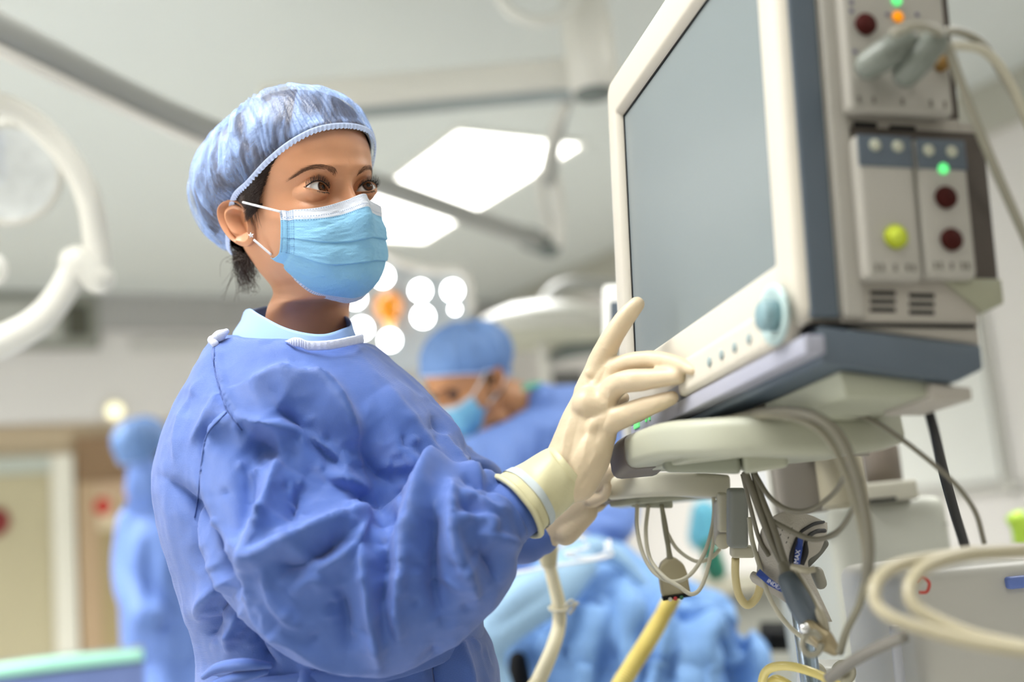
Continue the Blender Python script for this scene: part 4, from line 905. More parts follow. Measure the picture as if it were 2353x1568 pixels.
# ---------------------------------------------------------------- patient monitor
def _ry(x, y): return np.array([(x-CX)/FPX, -(y-CY)/FPX, 1.0])
_r = [_ry(*p) for p in ((1422, 265), (1731, -170), (1785, 607), (1449, 840))]
_s = np.linalg.solve(np.column_stack([-_r[1], _r[2], -_r[3]]), -_r[0]); _Q = [_r[0]*1.27]+[_r[i+1]*_s[i]*1.27 for i in range(3)]
MO = _Q[3]; mu_ = _Q[2]-_Q[3]; SW = np.linalg.norm(mu_); mu_ /= SW; mv_ = _Q[0]-_Q[3]; SH = np.linalg.norm(mv_); mv_ /= SH; mn_ = np.cross(mu_, mv_); mn_ /= np.linalg.norm(mn_)
def M(s, t, w): return c2w((MO+s*mu_+t*mv_+w*mn_)[None])[0]
dS, dT, dW = M(1, 0, 0)-M(0, 0, 0), M(0, 1, 0)-M(0, 0, 0), M(0, 0, 1)-M(0, 0, 0)
SR = .400
_N = np.cross(dT, dW); _N /= np.linalg.norm(_N)
def side(px, py, off=0.0):
    """point of the monitor's right side plane seen at a pixel -> (t, w)"""
    p0 = M(SR+off, 0, 0); v = ray(px, py); P = CAM+v*(((p0-CAM)@_N)/(v@_N)); A_ = np.column_stack([dT, dW]); return np.linalg.lstsq(A_, P-p0, rcond=None)[0]
def mbox(s0, s1, t0, t1, w0, w1, bev=.003, seg=3): 
    V, F = boxv(M(s0, t0, w0), dS*(s1-s0), dT*(t1-t0), dW*(w1-w0)); return bevelled(V, F, bev, seg) if bev else (V, F)
M_cream = mat('monitor_cream', '#d2cbbd', .42, noise=.01); M_slate = mat('monitor_slate', '#535e69', .45, noise=.02); M_case = mat('monitor_case', '#aba59b', .5, noise=.015)
M_lav = mat('monitor_front_strip', '#a5a6b4', .4); M_black = mat('black_plastic', '#0b0b0d', .6, spec=.2); M_modg = mat('module_grey', '#aaa69d', .45)
mon = thing('patient_monitor', 'large cream and slate patient monitor with a blank grey screen and plug-in side modules', 'monitor', M(.2, -.11, .08))
mesh('case_body', *mbox(0, SR-.001, -.055, .335, .03, .145, .006), M_case, mon)
mesh('rear_hump', *mbox(.05, SR-.0012, -.021, .106, .14, .165, .003), M_case, mon)
mesh('case_skirt', *prism([M(.01, t, w) for w, t in ((.031, -.05), (.1449, -.05), (.1449, -.0715), (.031, -.0575))], dS*(SR-.0105), .001, 1), M_case, mon)
def rr_loop(s0, s1, t0, t1, w, r, n=8):
    P = []
    for (cs, ct, q0) in ((s1-r, t1-r, 0), (s0+r, t1-r, 1), (s0+r, t0+r, 2), (s1-r, t0+r, 3)):
        for q in np.linspace(0, math.pi/2, n): P.append(M(cs+r*math.cos(q+q0*math.pi/2), ct+r*math.sin(q+q0*math.pi/2), w))
    return np.array(P)
lo = [(-.034, .398, -.056, .330, .034, .014), (-.037, .4005, -.058, .334, .016, .016), (-.036, .3995, -.0575, .333, .004, .015), (-.031, .395, -.053, .328, -.002, .013), (-.026, .39, -.049, .323, -.003, .012), (-.006, .368, -.005, .292, -.003, .004), (-.003, .366, -.0025, .2875, -.002, .003), (0, SW, 0, SH, .006, .001), (0.0, SW, 0.0, SH, .012, .001)]
bz = mesh('bezel', *loft([rr_loop(*q) for q in lo], caps=False), M_cream, mon)
mesh('case_back_shell', *loft([rr_loop(-.034, .398, -.056, .330, .0345, .014), rr_loop(-.02, .385, -.045, .315, .05, .012)]), M_cream, mon)
def scr_mat():
    m = mat('blank_screen', '#7c8587', .26, noise=.03, nscale=3, spec=.4); return m
mesh('screen', *mbox(.0022, SW-.001, .001, SH-.0022, .0060, .0080, 0), scr_mat(), mon, smooth=False)
mesh('screen_gasket', *join([mbox(0, .0021, 0, SH, .0050, .0079, 0), mbox(0, SW, SH-.0021, SH, .0050, .0079, 0)]), M_black, mon, smooth=False)
# control ledge with keys and dial
mesh('control_ledge', *mbox(.158, .386, -.0655, -.032, -.0095, .006, .0095, 5), M_cream, mon)
for s_ in (.2416, .2687, .2963, .3250): mesh('key', *lathe(M(s_, -.0495, -.0093), -dW, [(.0045, 0), (.0045, .0012), (.0030, .0020), (.0005, .0021)], 20), mat('key_grey', '#98a7a8', .4) if s_ < .25 else bpy.data.materials['key_grey'], mon)
kd = mesh('dial', *lathe(M(.3745, -.0440, -.009), -dW, [(.0118, 0), (.0118, .0115), (.0105, .0135), (.0005, .014)], 36), mat('dial_teal', '#7d9ba2', .4), mon)
mesh('dial_dish', *lathe(M(.3720, -.0425, -.0085), -dW, [(.0240, 0), (.0230, .003), (.019, .0035), (.0135, .001)], 40), mat('dial_dish', '#b5cbca', .35), kd)
mesh('front_strip', *mbox(.008, .411, -.0810, -.0670, -.006, .010, .002), M_lav, mon)
mesh('front_strip', *mbox(.008, .157, -.0669, -.0520, -.006, .003, .001), M_lav, mon)
mesh('power_key', *mbox(.0220, .0385, -.0725, -.0625, -.0075, -.0055, .0008), mat('power_green', '#7fe08f', .4, emit='#57e070', es=.55), mon)
for s_ in (.0580, .0685): mesh('indicator_light', *mbox(s_, s_+.004, -.0710, -.0660, -.0072, -.0055, .0003), bpy.data.materials['power_green'], mon)
pr = lambda pts, s0, s1: prism([M(s0, t, w) for w, t in pts], dS*(s1-s0), .002, 2)
mesh('lower_chassis', *pr([(.0101, -.0585), (.143, -.072), (.143, -.090), (.120, -.100), (.012, -.086), (.0101, -.079)], -.006, .403), M_slate, mon)
mesh('chassis_gap', *mbox(.0, .402, -.0584, -.0555, .004, .141, .0005), M_black, mon)
mesh('base_plate', *pr([(.030, -.0895), (.125, -.1000), (.125, -.106), (.09, -.110), (.034, -.109)], .26, .392), mat('base_plate', '#a5a794', .5), mon)
mesh('shadow_block', *pr([(.030, -.088), (.115, -.098), (.112, -.104), (.034, -.101)], .02, .259), mat('shadow_dark', '#3a352b', .7), mon)  # dark block standing in for the shadow under the chassis
mesh('base_foot', *pr([(.100, -.100), (.135, -.103), (.135, -.113), (.100, -.113)], .33, .398), M_case, mon)
# side: slate stripe, ribs, vents
mesh('side_stripe', *mbox(SR-.004, SR+.0015, -.052, .335, .0055, .0295, .0035), M_slate, mon)
mesh('side_rib', *mbox(SR-.004, SR+.004, -.052, .335, .0315, .0485, .003), M_modg, mon)
mesh('side_wall', *mbox(SR-.01, SR+.0005, -.0555, .335, .0486, .1448, .001), M_case, mon)
mesh('side_wall', *mbox(SR-.01, SR+.0005, -.020, .1055, .1449, .1645, .001), M_case, mon)
mesh('module_recess', *mbox(SR+.0006, SR+.002, -.021, .097, .0495, .1640, .0005), mat('recess_brown', '#4e4640', .7), mon)
mesh('module_recess', *mbox(SR+.0006, SR+.002, .108, .335, .0495, .1440, .0005), bpy.data.materials['recess_brown'], mon)
wt_ = [M(SR+.006, -.021, .115), M(SR+.006, -.021, .1645), M(SR+.006, -.040, .1645), M(SR+.006, -.047, .148)]
mesh('lower_wedge', *prism(wt_, -dS*.05, .001, 1), mat('wedge_olive', '#9a9a84', .5), mon)
for (xa, xb, ys) in ((1998, 2056, (673, 692, 711)), (2088, 2145, (679, 698, 717))):
    for y in ys:
        ta, wa = side(xa, y); tb, wb__ = side(xb, y); mesh('vent_slot', *mbox(SR+.0, SR+.0012, ta-.0022, ta+.0012, wa, wb__, .0002), M_black, mon, smooth=False)
for (xa, xb, y) in ((1960, 2012, 286), (2042, 2100, 294)):
    ta, wa = side(xa, y); tb, wb__ = side(xb, y); mesh('vent_slot', *mbox(SR+.0, SR+.0024, ta-.0022, ta+.0014, wa, wb__, .0002), M_black, mon, smooth=False)
def module(t0, t1, w0, w1, cap_t, name='plug_in_module'):
    m = mesh(name, *mbox(SR+.002, SR+.016, t0, t1, w0, w1, .0055, 4), M_modg, mon)
    if cap_t: mesh('slate_cap', *mbox(SR+.0155, SR+.0168, cap_t, t1-.001, w0+.001, w1-.001, .0004), M_slate, m)
    for k in range(7):
        ww = w0+.008+(w1-w0-.016)*k/6
        if k in (2, 4): continue
        mesh('foot_rib', *mbox(SR+.0158, SR+.0166, t0+.006, t0+.0115, ww-.0012, ww+.0012, .0002), mat('rib_dark', '#6d6a60', .5) if 'rib_dark' not in bpy.data.materials else bpy.data.materials['rib_dark'], m)
    return m
def mod_px(tl, bl, tr, br, yc=None, ttop=None):
    (t1, w1), (t0, w0), (t3, w3), (t2, w2) = [side(*q, .0155) for q in (tl, bl, tr, br)]
    ct = side((tl[0]+tr[0])/2, yc, .0165)[0] if yc else .2290
    return module((t0+t2)/2, ttop or (t1+t3)/2, (w1+w0)/2, (w2+w3)/2, ct)
mA = mod_px((1967, 311), (1989, 641), (2094, 309), (2124, 644), 383); mB = mod_px((2100, 312), (2128, 644), (2214, 326), (2250, 632), 389); mC = mod_px((1934, 5), (1952, 258), (2170, 5), (2192, 262), None, .33)
def plug(m, px, py, r, c, nm, h=.004, es=0, off=.0165):
    t, w_ = side(px, py, off); key = 'm_'+c.lstrip('#')
    mm = bpy.data.materials.get(key) or mat(key, c, .7, spec=.2, emit=c if es else None, es=es)
    return mesh(nm, *disc(M(SR+off-.0005, t, w_), dS, r, h), mm, m)
for a in ((2010, 334), (2062, 337)): plug(mA, *a, .0046, '#b9baa8', 'round_key', .002)
for a in ((2133, 346), (2186, 349)): plug(mB, *a, .0046, '#b9baa8', 'round_key', .002)
plug(mB, 2167, 388, .0042, '#5fe080', 'green_light', .002, 1.0)
plug(mB, 2172, 455, .0088, '#3a0a04', 'red_socket'); plug(mB, 2185, 552, .0088, '#3a0a04', 'red_socket'); plug(mA, 2057, 545, .0092, '#aab52e', 'green_socket')
plug(mA, 2057, 545, .0062, '#c8d648', 'socket_core', .0055)
plug(mC, 1988, 57, .0086, '#43100b', 'red_socket'); plug(mC, 2063, 39, .0046, '#f0930c', 'orange_light', .002, .5); plug(mC, 2060, 2, .0042, '#5fe080', 'green_light', .002, 1.0)
plug(mC, 2160, 152, .0052, '#8a6a3a', 'brass_screw', .010)
for a in ((2040, 33), (2108, 33), (1957, 5), (1957, 25), (1965, 118)): plug(mC, *a, .0020, '#6f6e7e', 'printed_mark', .0006)
# grey sensor plugs in the top module and their cables
M_plug = mat('grey_plug', '#70756d', .4); M_cab = mat('grey_cable', '#949080', .45); M_cabw = mat('pale_cable', '#c2bda8', .45)
for a, b, l, d0 in (((1998, 150), (2078, 98), 'rounded grey sensor plug, left of the two in the top side module', .835), ((2084, 168), (2146, 98), 'rounded grey sensor plug, right of the two in the top side module', .835)):
    pg = thing('sensor_plug', l, 'plug', W(*a, d0), 'grey plugs in the top module')
    mesh('plug_body', *pchain([(*a, d0-.0, 33), ((a[0]+b[0])/2, (a[1]+b[1])/2, d0-.008, 36), (*b, d0-.006, 33)], 20), M_plug, pg)
    mesh('plug_tip', *pchain([(a[0]+5, a[1]+10, d0, 22), (a[0]+8, a[1]+6, .862, 20)], 16), M_plug, pg)
mk = lambda nm, pts, r, m, label, cat='cable', n=10: tag(mesh(nm, *ptube(pts, r, n), m, origin=W(*pts[0])), label, cat)
mk('monitor_cable', [(2050, 78, .80), (2095, 62, .80), (2140, 66, .81), (2172, 95, .83), (2200, 170, .84), (2240, 275, .85), (2300, 420, .86), (2380, 600, .87)], 11, M_cab, 'pale grey cable curving down from the plugs past the right edge')
mk('monitor_cable', [(2150, 78, .83), (2200, 72, .85), (2255, 100, .87), (2300, 165, .88), (2370, 290, .9)], 10, M_cab, 'upper grey cable arching right from the sensor plugs')
mk('monitor_cable', [(2160, 110, .83), (2205, 105, .85), (2265, 120, .87), (2320, 190, .88), (2400, 370, .9)], 11, M_cabw, 'lower pale cable arching right from the sensor plugs')
# ---------------------------------------------------------------- equipment below and behind the monitor
def sweep(P, prof, up=ZZ, k=60):
    P = resample(P, k); T = np.gradient(P, axis=0); T /= np.linalg.norm(T, axis=1)[:, None]; rings = []
    for i in range(k):
        sd = np.cross(T[i], up); sd /= np.linalg.norm(sd); u_ = np.cross(sd, T[i]); rings.append(np.array([P[i]+sd*a+u_*b for a, b in prof]))
    return loft(rings)
def rprof(w, h, r=.006, n=4):
    out = []
    for cx_, cy_, q0 in ((w/2-r, h/2-r, 0), (-w/2+r, h/2-r, 1), (-w/2+r, -h/2+r, 2), (w/2-r, -h/2+r, 3)):
        for q in np.linspace(0, math.pi/2, n): out.append((cx_+r*math.cos(q+q0*math.pi/2), cy_+r*math.sin(q+q0*math.pi/2)))
    return out
M_h = mat('handle_cream', '#adae9b', .45, noise=.01); M_hb = mat('handle_brown', '#6f665f', .5); M_mach = mat('machine_grey', '#b4b5aa', .5, noise=.01); M_mach2 = mat('machine_warm', '#9a948b', .5)
h1 = thing('equipment_shelf', 'thick cream shelf with curved front edge right below the monitor', 'shelf', W(1750, 1050, 1.0))
P_ = [W(1492, 1034, 1.10), W(1560, 1012, 1.03), W(1650, 1006, .985), W(1760, 1005, .965), W(1870, 1006, .965), W(1960, 1000, .975), W(2015, 985, 1.0)]
mesh('front_edge', *sweep(P_, rprof(.05, .033, .009)), M_h, h1)
mesh('brown_end', *sweep([W(1458, 1060, 1.145), W(1472, 1045, 1.12), W(1490, 1035, 1.102)], rprof(.05, .034, .009), k=16), M_hb, h1)
sl = [W(1480, 1062, 1.13), W(1580, 1040, 1.02), W(1760, 1035, .98), W(1960, 1025, .99), W(2010, 1010, 1.12), W(1900, 1012, 1.3), W(1620, 1020, 1.3)]
zc = np.mean([p[2] for p in sl]); mesh('deck', *prism([np.array([p[0], p[1], zc]) for p in sl], ZZ*-.012, .003), M_h, h1)
mesh('under_block', *rbox(W(1530, 1088, 1.06), W(1705, 1092, 1.03)-W(1530, 1088, 1.06), ZZ*.022, Fw*.1, .005), mat('under_block', '#8e9180', .5), h1)
mesh('under_block', *rbox(W(1712, 1092, 1.03), W(1815, 1075, 1.02)-W(1712, 1092, 1.03), ZZ*.022, Fw*.1, .005), M_h, h1)
mesh('rear_arm', *rbox(W(1900, 1050, 1.28), Rt*.05, ZZ*.02, Fw*.45, .004), M_mach2, h1)
h2 = thing('push_handle', 'cream curved push handle gripped by the gloved left hand', 'handle', W(1520, 1120, 1.28))
mesh('grip_bar', *sweep([W(1420, 1122, 1.30), W(1470, 1117, 1.275), W(1540, 1114, 1.265), W(1600, 1116, 1.265), W(1655, 1120, 1.28)], rprof(.035, .026, .006)), mat('handle_light', '#cfcbb8', .4), h2)
mesh('grip_end', *sweep([W(1384, 1137, 1.335), W(1400, 1130, 1.32), W(1419, 1123, 1.302)], rprof(.034, .025, .006), k=12), M_hb, h2)
sl = [W(1400, 1148, 1.32), W(1500, 1140, 1.28), W(1640, 1136, 1.28), W(1640, 1120, 1.5), W(1420, 1125, 1.5)]; zc = np.mean([p[2] for p in sl])
mesh('under_plate', *prism([np.array([p[0], p[1], zc-.004]) for p in sl], -ZZ*.008, .002), M_h, h2)
mesh('under_block', *rbox(W(1450, 1168, 1.30), W(1548, 1170, 1.29)-W(1450, 1168, 1.30), ZZ*.018, Fw*.08, .004), M_h, h2)
mesh('arm_to_cart', *rbox(W(1580, 1150, 1.42), Rt*.05, ZZ*.03, Fw*.05, .006), M_h, h2)
# thin cables
c = [('pale thin cable hanging in a loop from the handle, outermost left', [(1464, 1160, 1.29), (1464, 1215, 1.28), (1478, 1275, 1.27), (1505, 1318, 1.26), (1545, 1337, 1.25), (1585, 1322, 1.25), (1617, 1275, 1.25), (1637, 1210, 1.26), (1640, 1150, 1.26), (1626, 1100, 1.27)], 4.8),
     ('pale thin cable looping low under the grey connector paddle', [(1490, 1160, 1.29), (1484, 1225, 1.28), (1494, 1285, 1.27), (1525, 1325, 1.25), (1560, 1348, 1.24), (1592, 1366, 1.235), (1618, 1335, 1.24), (1640, 1240, 1.25), (1650, 1160, 1.27), (1650, 1110, 1.27)], 4.8),
     ('pale thin cable sweeping from the paddle stem to the grey sensor boxes', [(1532, 1222, 1.285), (1556, 1262, 1.28), (1598, 1290, 1.27), (1632, 1284, 1.27), (1655, 1262, 1.275)], 4.5)]
for l, p, r in c: mk('sensor_cable', p, r, M_cabw, l)
pd = thing('cable_connector', 'beige paddle-shaped cable connector with coloured pins hanging on a grey stem', 'connector', W(1550, 1378, 1.27))
op = [(1514, 1318), (1520, 1298), (1535, 1286), (1553, 1285), (1572, 1298), (1580, 1318), (1588, 1366), (1522, 1374)]
mesh('paddle_body', *prism([W(x, y, 1.275) for x, y in op], Fw*.016, .003, 2), mat('paddle_beige', '#a49a7c', .5), pd)
mesh('stem', *ptube([(1520, 1160, 1.285), (1529, 1215, 1.285), (1536, 1260, 1.282), (1540, 1288, 1.28)], [5, 7, 6, 8], 10), mat('stem_olive', '#8b8770', .5), pd)
mesh('pin_strip', *rbox(W(1524, 1382, 1.272), W(1590, 1372, 1.272)-W(1524, 1382, 1.272), Up*.004, Fw*.014, .0008), M_black, pd)
for x, cc in ((1540, '#d8d4c4'), (1552, '#b3262a'), (1566, '#1f5a3a')): mesh('pin', *sphere(W(x, 1378-(x-1540)*.15, 1.272), .0024, 12), mat('pin_'+cc[1:], cc, .4), pd)
gs = thing('sensor_holder', 'upright grey rounded sensor box hanging under the shelf', 'sensor', W(1697, 1265, 1.2))
mesh('grey_box', *rbox(W(1676, 1262, 1.19), Rt*.0205, Up*.0620, Fw*.02, .005, 4), mat('box_grey', '#898b85', .5), gs)
mesh('cream_foot', *rbox(W(1682, 1284, 1.2), Rt*.024, Up*.012, Fw*.016, .003), M_cabw, gs)
ws = thing('sensor_holder', 'white clip sensor with a round button beside the grey sensor box', 'sensor', W(1660, 1255, 1.23))
mesh('white_shell', *rbox(W(1653, 1225, 1.225), Rt*.010, Up*.042, Fw*.016, .003), M_cabw, ws)
mesh('clip_body', *rbox(W(1644, 1258, 1.24), Rt*.015, Up*.05, Fw*.016, .005), mat('clip_grey', '#bbb7ae', .5), ws)
mesh('round_button', *disc(W(1661, 1244, 1.238), -Fw, .0085, .003), M_cabw, ws)
mk('suction_tube', [(1690, 1284, 1.21), (1690, 1325, 1.215), (1698, 1368, 1.22), (1717, 1391, 1.22), (1738, 1374, 1.22), (1748, 1342, 1.22), (1752, 1300, 1.23)], 9.5, mat('yellow_tube', '#d9c993', .35), 'short cream tube bent in a J below the grey sensor box', 'tube')
mk('sensor_cable', [(1722, 1190, 1.15), (1728, 1240, 1.14), (1745, 1300, 1.12), (1766, 1368, 1.1), (1800, 1425, 1.09), (1850, 1470, 1.07), (1905, 1492, 1.05)], 5.5, M_cabw, 'white thin tube crossing in front of the blood pressure cuff')
M_bc = mat('brown_grey_cable', '#726d5e', .45)
mk('cable_bundle', [(1712, 1085, 1.1), (1735, 1145, 1.09), (1757, 1205, 1.08), (1782, 1265, 1.07), (1806, 1312, 1.05)], 9, M_bc, 'dark grey cable of the bundle running straight to the slate connector')
mk('cable_bundle', [(1732, 1085, 1.1), (1748, 1140, 1.09), (1776, 1210, 1.075), (1798, 1275, 1.06), (1815, 1322, 1.045)], 8, M_bc, 'second dark cable of the bundle, just right of its twin')
mk('cable_bundle', [(1706, 1090, 1.12), (1728, 1180, 1.12), (1745, 1240, 1.12), (1766, 1278, 1.11)], 5, M_bc, 'thin dark cable ending on the blood pressure cuff')
mk('monitor_cable', [(1735, 1090, 1.08), (1768, 1142, 1.06), (1812, 1172, 1.05), (1862, 1172, 1.03), (1915, 1135, 1.0), (1945, 1085, .93), (1956, 1045, .885)], 6, M_bc, 'brown grey cable loop, the upper one below the shelf')
mk('monitor_cable', [(1750, 1182, 1.09), (1800, 1212, 1.07), (1868, 1240, 1.05), (1925, 1222, 1.02), (1962, 1165, .95), (1980, 1105, .89)], 6.5, M_bc, 'brown grey cable loop, the lower one below the shelf')
mk('cable_bundle', [(1690, 962, 1.0), (1770, 946, .93), (1850, 950, .88), (1915, 985, .86), (1957, 1060, .86), (1985, 1160, .87), (1998, 1260, .88), (1992, 1335, .9)], 12, M_bc, 'thick grey cable arching over the shelf and falling in front of it')
mk('cable_bundle', [(1640, 968, 1.03), (1740, 955, .95), (1830, 962, .9), (1895, 1000, .88), (1940, 1080, .88), (1972, 1180, .89), (1990, 1290, .9), (1978, 1380, .92), (1945, 1450, .95), (1930, 1500, .97)], 9, mat('cable_olive', '#807b68', .45), 'inner grey cable arching over the shelf down to the metal clamp')
mk('monitor_cable', [(1880, 948, .92), (1965, 955, .93), (2020, 975, .94), (2105, 1035, .95), (2190, 1108, .96), (2240, 1175, .97), (2262, 1250, .97)], 6, M_bc, 'thin grey cable falling in a long arc to the right of the shelf')
mk('power_cable', [(2122, 905, .90), (2145, 985, .95), (2168, 1085, 1.1), (2194, 1180, 1.25), (2222, 1275, 1.42), (2245, 1400, 1.45)], 11.5, M_black, 'thick black power cable hanging from the monitor')
# slate connector and clamps
sc = thing('cable_connector', 'slanted slate-blue cable connector in front of the blood pressure cuff', 'connector', W(1835, 1400, 1.02))
mesh('connector_body', *pchain([(1815, 1345, 1.03, 32), (1838, 1387, 1.02, 38), (1858, 1422, 1.01, 34)], 4, 8), mat('connector_slate', '#525c66', .45), sc)
mesh('collar', *pchain([(1800, 1302, 1.05, 12), (1812, 1325, 1.04, 18), (1822, 1345, 1.035, 22)], 16), M_bc, sc)
mesh('clear_arm', *ptube([(1828, 1310, 1.04), (1862, 1370, 1.02), (1888, 1420, 1.0), (1900, 1450, 1.0)], [6, 10, 12, 8], 12), mat('clear_plastic', '#a39c88', .25), sc)
mesh('clear_arm', *ptube([(1820, 1303, 1.03), (1850, 1312, 1.02), (1872, 1308, 1.02)], 8, 12), bpy.data.materials['clear_plastic'], sc)
cl = thing('metal_clamp', 'small brassy metal clamp where the cables meet above the yellow tube', 'clamp', W(1885, 1480, 1.0))
mesh('clamp_body', *pchain([(1862, 1445, 1.0, 20), (1890, 1470, 1.0, 26), (1915, 1492, 1.0, 16)], 14), mat('clamp_brass', '#a6987a', .3, .6), cl)
mesh('clamp_ring', *tube([W(1865+22*math.cos(q), 1480+26*math.sin(q), .985) for q in np.linspace(0, 5.8, 14)], .0028, 8), M_cab, cl)
mesh('screw_head', *sphere(W(1848, 1445, .985), .005, 14), mat('steel', '#d9d9d9', .2, 1), cl)
gr = thing('mounting_knob', 'dark grey lever handle beside the rolled blood pressure cuff', 'lever', W(1870, 1280, 1.15))
mesh('lever_rod', *pchain([(1850, 1298, 1.15, 11), (1878, 1268, 1.15, 12), (1893, 1250, 1.15, 11)], 14), mat('lever_grey', '#77766e', .5), gr)
mesh('lever_head', *pchain([(1878, 1318, 1.14, 15), (1885, 1340, 1.14, 15)], 14), mat('lever_head', '#a09d90', .5), gr)
pl_ = W(1846, 1440, 1.12); 
ip = thing('infusion_pole', 'bluish steel pole standing behind the metal clamp', 'pole', np.array([pl_[0], pl_[1], 0]))
mesh('pole', *lathe(np.array([pl_[0], pl_[1], .04]), ZZ, [(.0098, 0), (.0098, pl_[2]+.01)], 24), mat('steel_pole', '#a9b8c8', .2, .8), ip)
mesh('pole_base', *lathe(np.array([pl_[0], pl_[1], 0.0]), ZZ, [(.13, 0), (.13, .03), (.05, .045), (.02, .06)], 30), M_mach2, ip)
# blood pressure cuff: rolled fabric sheet
bp = thing('blood_pressure_cuff', 'grey-white rolled blood pressure cuff with blue and black printed bands', 'blood pressure cuff', W(1800, 1400, 1.13))
def sheet(rows, nu=40, nv=40):
    R = [resample([W(*p) for p in r], nu) for r in rows]; R = np.array(R); V = np.stack([resample(R[:, j], nv) for j in range(nu)], 1); return V
rows = [[(1893, 1205, 1.15), (1850, 1186, 1.125), (1800, 1180, 1.11), (1765, 1200, 1.115), (1752, 1240, 1.13)],
        [(1893, 1225, 1.14), (1850, 1215, 1.115), (1815, 1225, 1.10), (1785, 1262, 1.11), (1745, 1330, 1.13)],
        [(1880, 1262, 1.12), (1842, 1248, 1.11), (1818, 1280, 1.10), (1790, 1320, 1.11), (1740, 1330, 1.13)],
        [(1848, 1300, 1.12), (1836, 1300, 1.11), (1820, 1330, 1.10), (1790, 1350, 1.11), (1728, 1322, 1.13)],
        [(1905, 1430, 1.12), (1870, 1410, 1.11), (1835, 1400, 1.10), (1795, 1372, 1.11), (1735, 1334, 1.13)]]
SV = sheet(rows, 60, 70); cfm = mat('cuff_fabric', '#b5afa4', .8, noise=.04, nscale=60, bump=.4, bscale=600)
o = mesh('cuff_sheet', SV.reshape(-1, 3), grid_faces(70, 60, closed=False), cfm, bp); q = o.modifiers.new('t', 'SOLIDIFY'); q.thickness = .004; q.offset = 1
M_ink = mat('cuff_ink_blue', '#2f4a9a', .6); M_inkb = mat('cuff_binding_black', '#1b1a1e', .6)
mesh('black_edge', *ptube([(1893, 1200, 1.138), (1872, 1204, 1.12), (1850, 1216, 1.105), (1838, 1226, 1.1), (1830, 1245, 1.095), (1820, 1275, 1.092), (1818, 1300, 1.092)], [3, 4, 4, 4, 5, 6, 6], 8), M_inkb, bp)
mesh('black_edge', *ptube([(1895, 1220, 1.135), (1876, 1222, 1.12), (1860, 1232, 1.105), (1852, 1245, 1.1), (1850, 1270, 1.1), (1842, 1298, 1.1)], [5, 5, 5, 4, 8, 6], 8), M_inkb, bp)
st_ = [(1834, 1236, 1.094), (1846, 1238, 1.094), (1844, 1262, 1.09), (1838, 1298, 1.09), (1824, 1296, 1.09), (1828, 1262, 1.09)]
mesh('blue_index_strip', *prism([W(*p) for p in st_], Fw*.002), M_ink, bp, smooth=False)
st_ = [(1738, 1322, 1.115), (1746, 1308, 1.115), (1770, 1330, 1.1), (1800, 1352, 1.085), (1796, 1362, 1.085), (1766, 1346, 1.1)]
mesh('blue_index_strip', *prism([W(*p) for p in st_], Fw*.002), M_ink, bp, smooth=False)
def text(name, body, loc, xdir, ydir, size, m, parent, th=.0003):
    cu = bpy.data.curves.new(name, 'FONT'); cu.body = body; cu.size = size; cu.extrude = th; cu.align_x = 'CENTER'; cu.align_y = 'CENTER'; cu.materials.append(m)
    ob = bpy.data.objects.new(name, cu); COL.objects.link(ob); x = np.asarray(xdir)/np.linalg.norm(xdir); z = np.cross(x, ydir); z /= np.linalg.norm(z); y = np.cross(z, x)
    L = np.asarray(loc)-(root_loc(parent) if parent is not None else 0)
    ob.matrix_world = Matrix(((x[0], y[0], z[0], L[0]), (x[1], y[1], z[1], L[1]), (x[2], y[2], z[2], L[2]), (0, 0, 0, 1))); dg = bpy.context.evaluated_depsgraph_get(); mw = Matrix(((x[0], y[0], z[0], loc[0]), (x[1], y[1], z[1], loc[1]), (x[2], y[2], z[2], loc[2]), (0, 0, 0, 1))); dg.update(); me = bpy.data.meshes.new_from_object(ob.evaluated_get(dg))
    V = [mw@v.co for v in me.vertices]; F = [tuple(p.vertices) for p in me.polygons]; bpy.data.objects.remove(ob)
    return mesh(name, [v[:] for v in V], F, m, parent, smooth=False)
wd = W(1780, 1320, 1.1)
M_tw = mat('print_white', '#e6e6ee', .6)
text('printed_text', 'MAX', W(1832, 1280, 1.0885), W(1834, 1262, 1.0885)-W(1828, 1298, 1.0885), W(1824, 1280, 1.0885)-W(1834, 1281, 1.0885), .0062, M_tw, bp)
text('printed_text', 'INDEX', W(1780, 1345, 1.088), W(1800, 1358, 1.088)-W(1760, 1332, 1.088), Up, .0055, M_tw, bp)
text('printed_text', '- - - -\n- - - -', W(1806, 1228, 1.093), W(1796, 1256, 1.093)-W(1816, 1205, 1.093), W(1825, 1228, 1.093)-W(1800, 1222, 1.093), .008, M_inkb, bp)
# yellow tube coil and fittings at the bottom
yt = thing('tube_coil', 'glossy yellow tube coiled at the bottom edge by the steel pole', 'tube', W(1820, 1560, 1.1))
mesh('yellow_tube', *ptube([(1752, 1640, 1.12), (1750, 1580, 1.11), (1762, 1542, 1.1), (1800, 1531, 1.09), (1850, 1540, 1.08), (1910, 1566, 1.08), (1960, 1610, 1.08), (1940, 1680, 1.1)], 10.5, 14), mat('yellow_glossy', '#e8d684', .2, coat=.5), yt)
mesh('yellow_tube', *ptube([(1768, 1640, 1.13), (1764, 1580, 1.12), (1784, 1560, 1.11), (1820, 1580, 1.1), (1850, 1620, 1.1)], 9, 14), bpy.data.materials['yellow_glossy'], yt)
fx = thing('pump_fitting', 'white plastic fitting with two round ports at the bottom edge', 'fitting', W(1910, 1568, 1.15))
mesh('fitting_body', *rbox(W(1850, 1640, 1.15), Rt*.05, Up*.045, Fw*.04, .008), M_white, fx)
for x, y in ((1868, 1550), (1935, 1545)): mesh('round_port', *lathe(W(x, y, 1.145), -Fw+Up*.3, [(.011, 0), (.012, .008), (.006, .009), (.005, .002)], 24), M_cabw, fx)
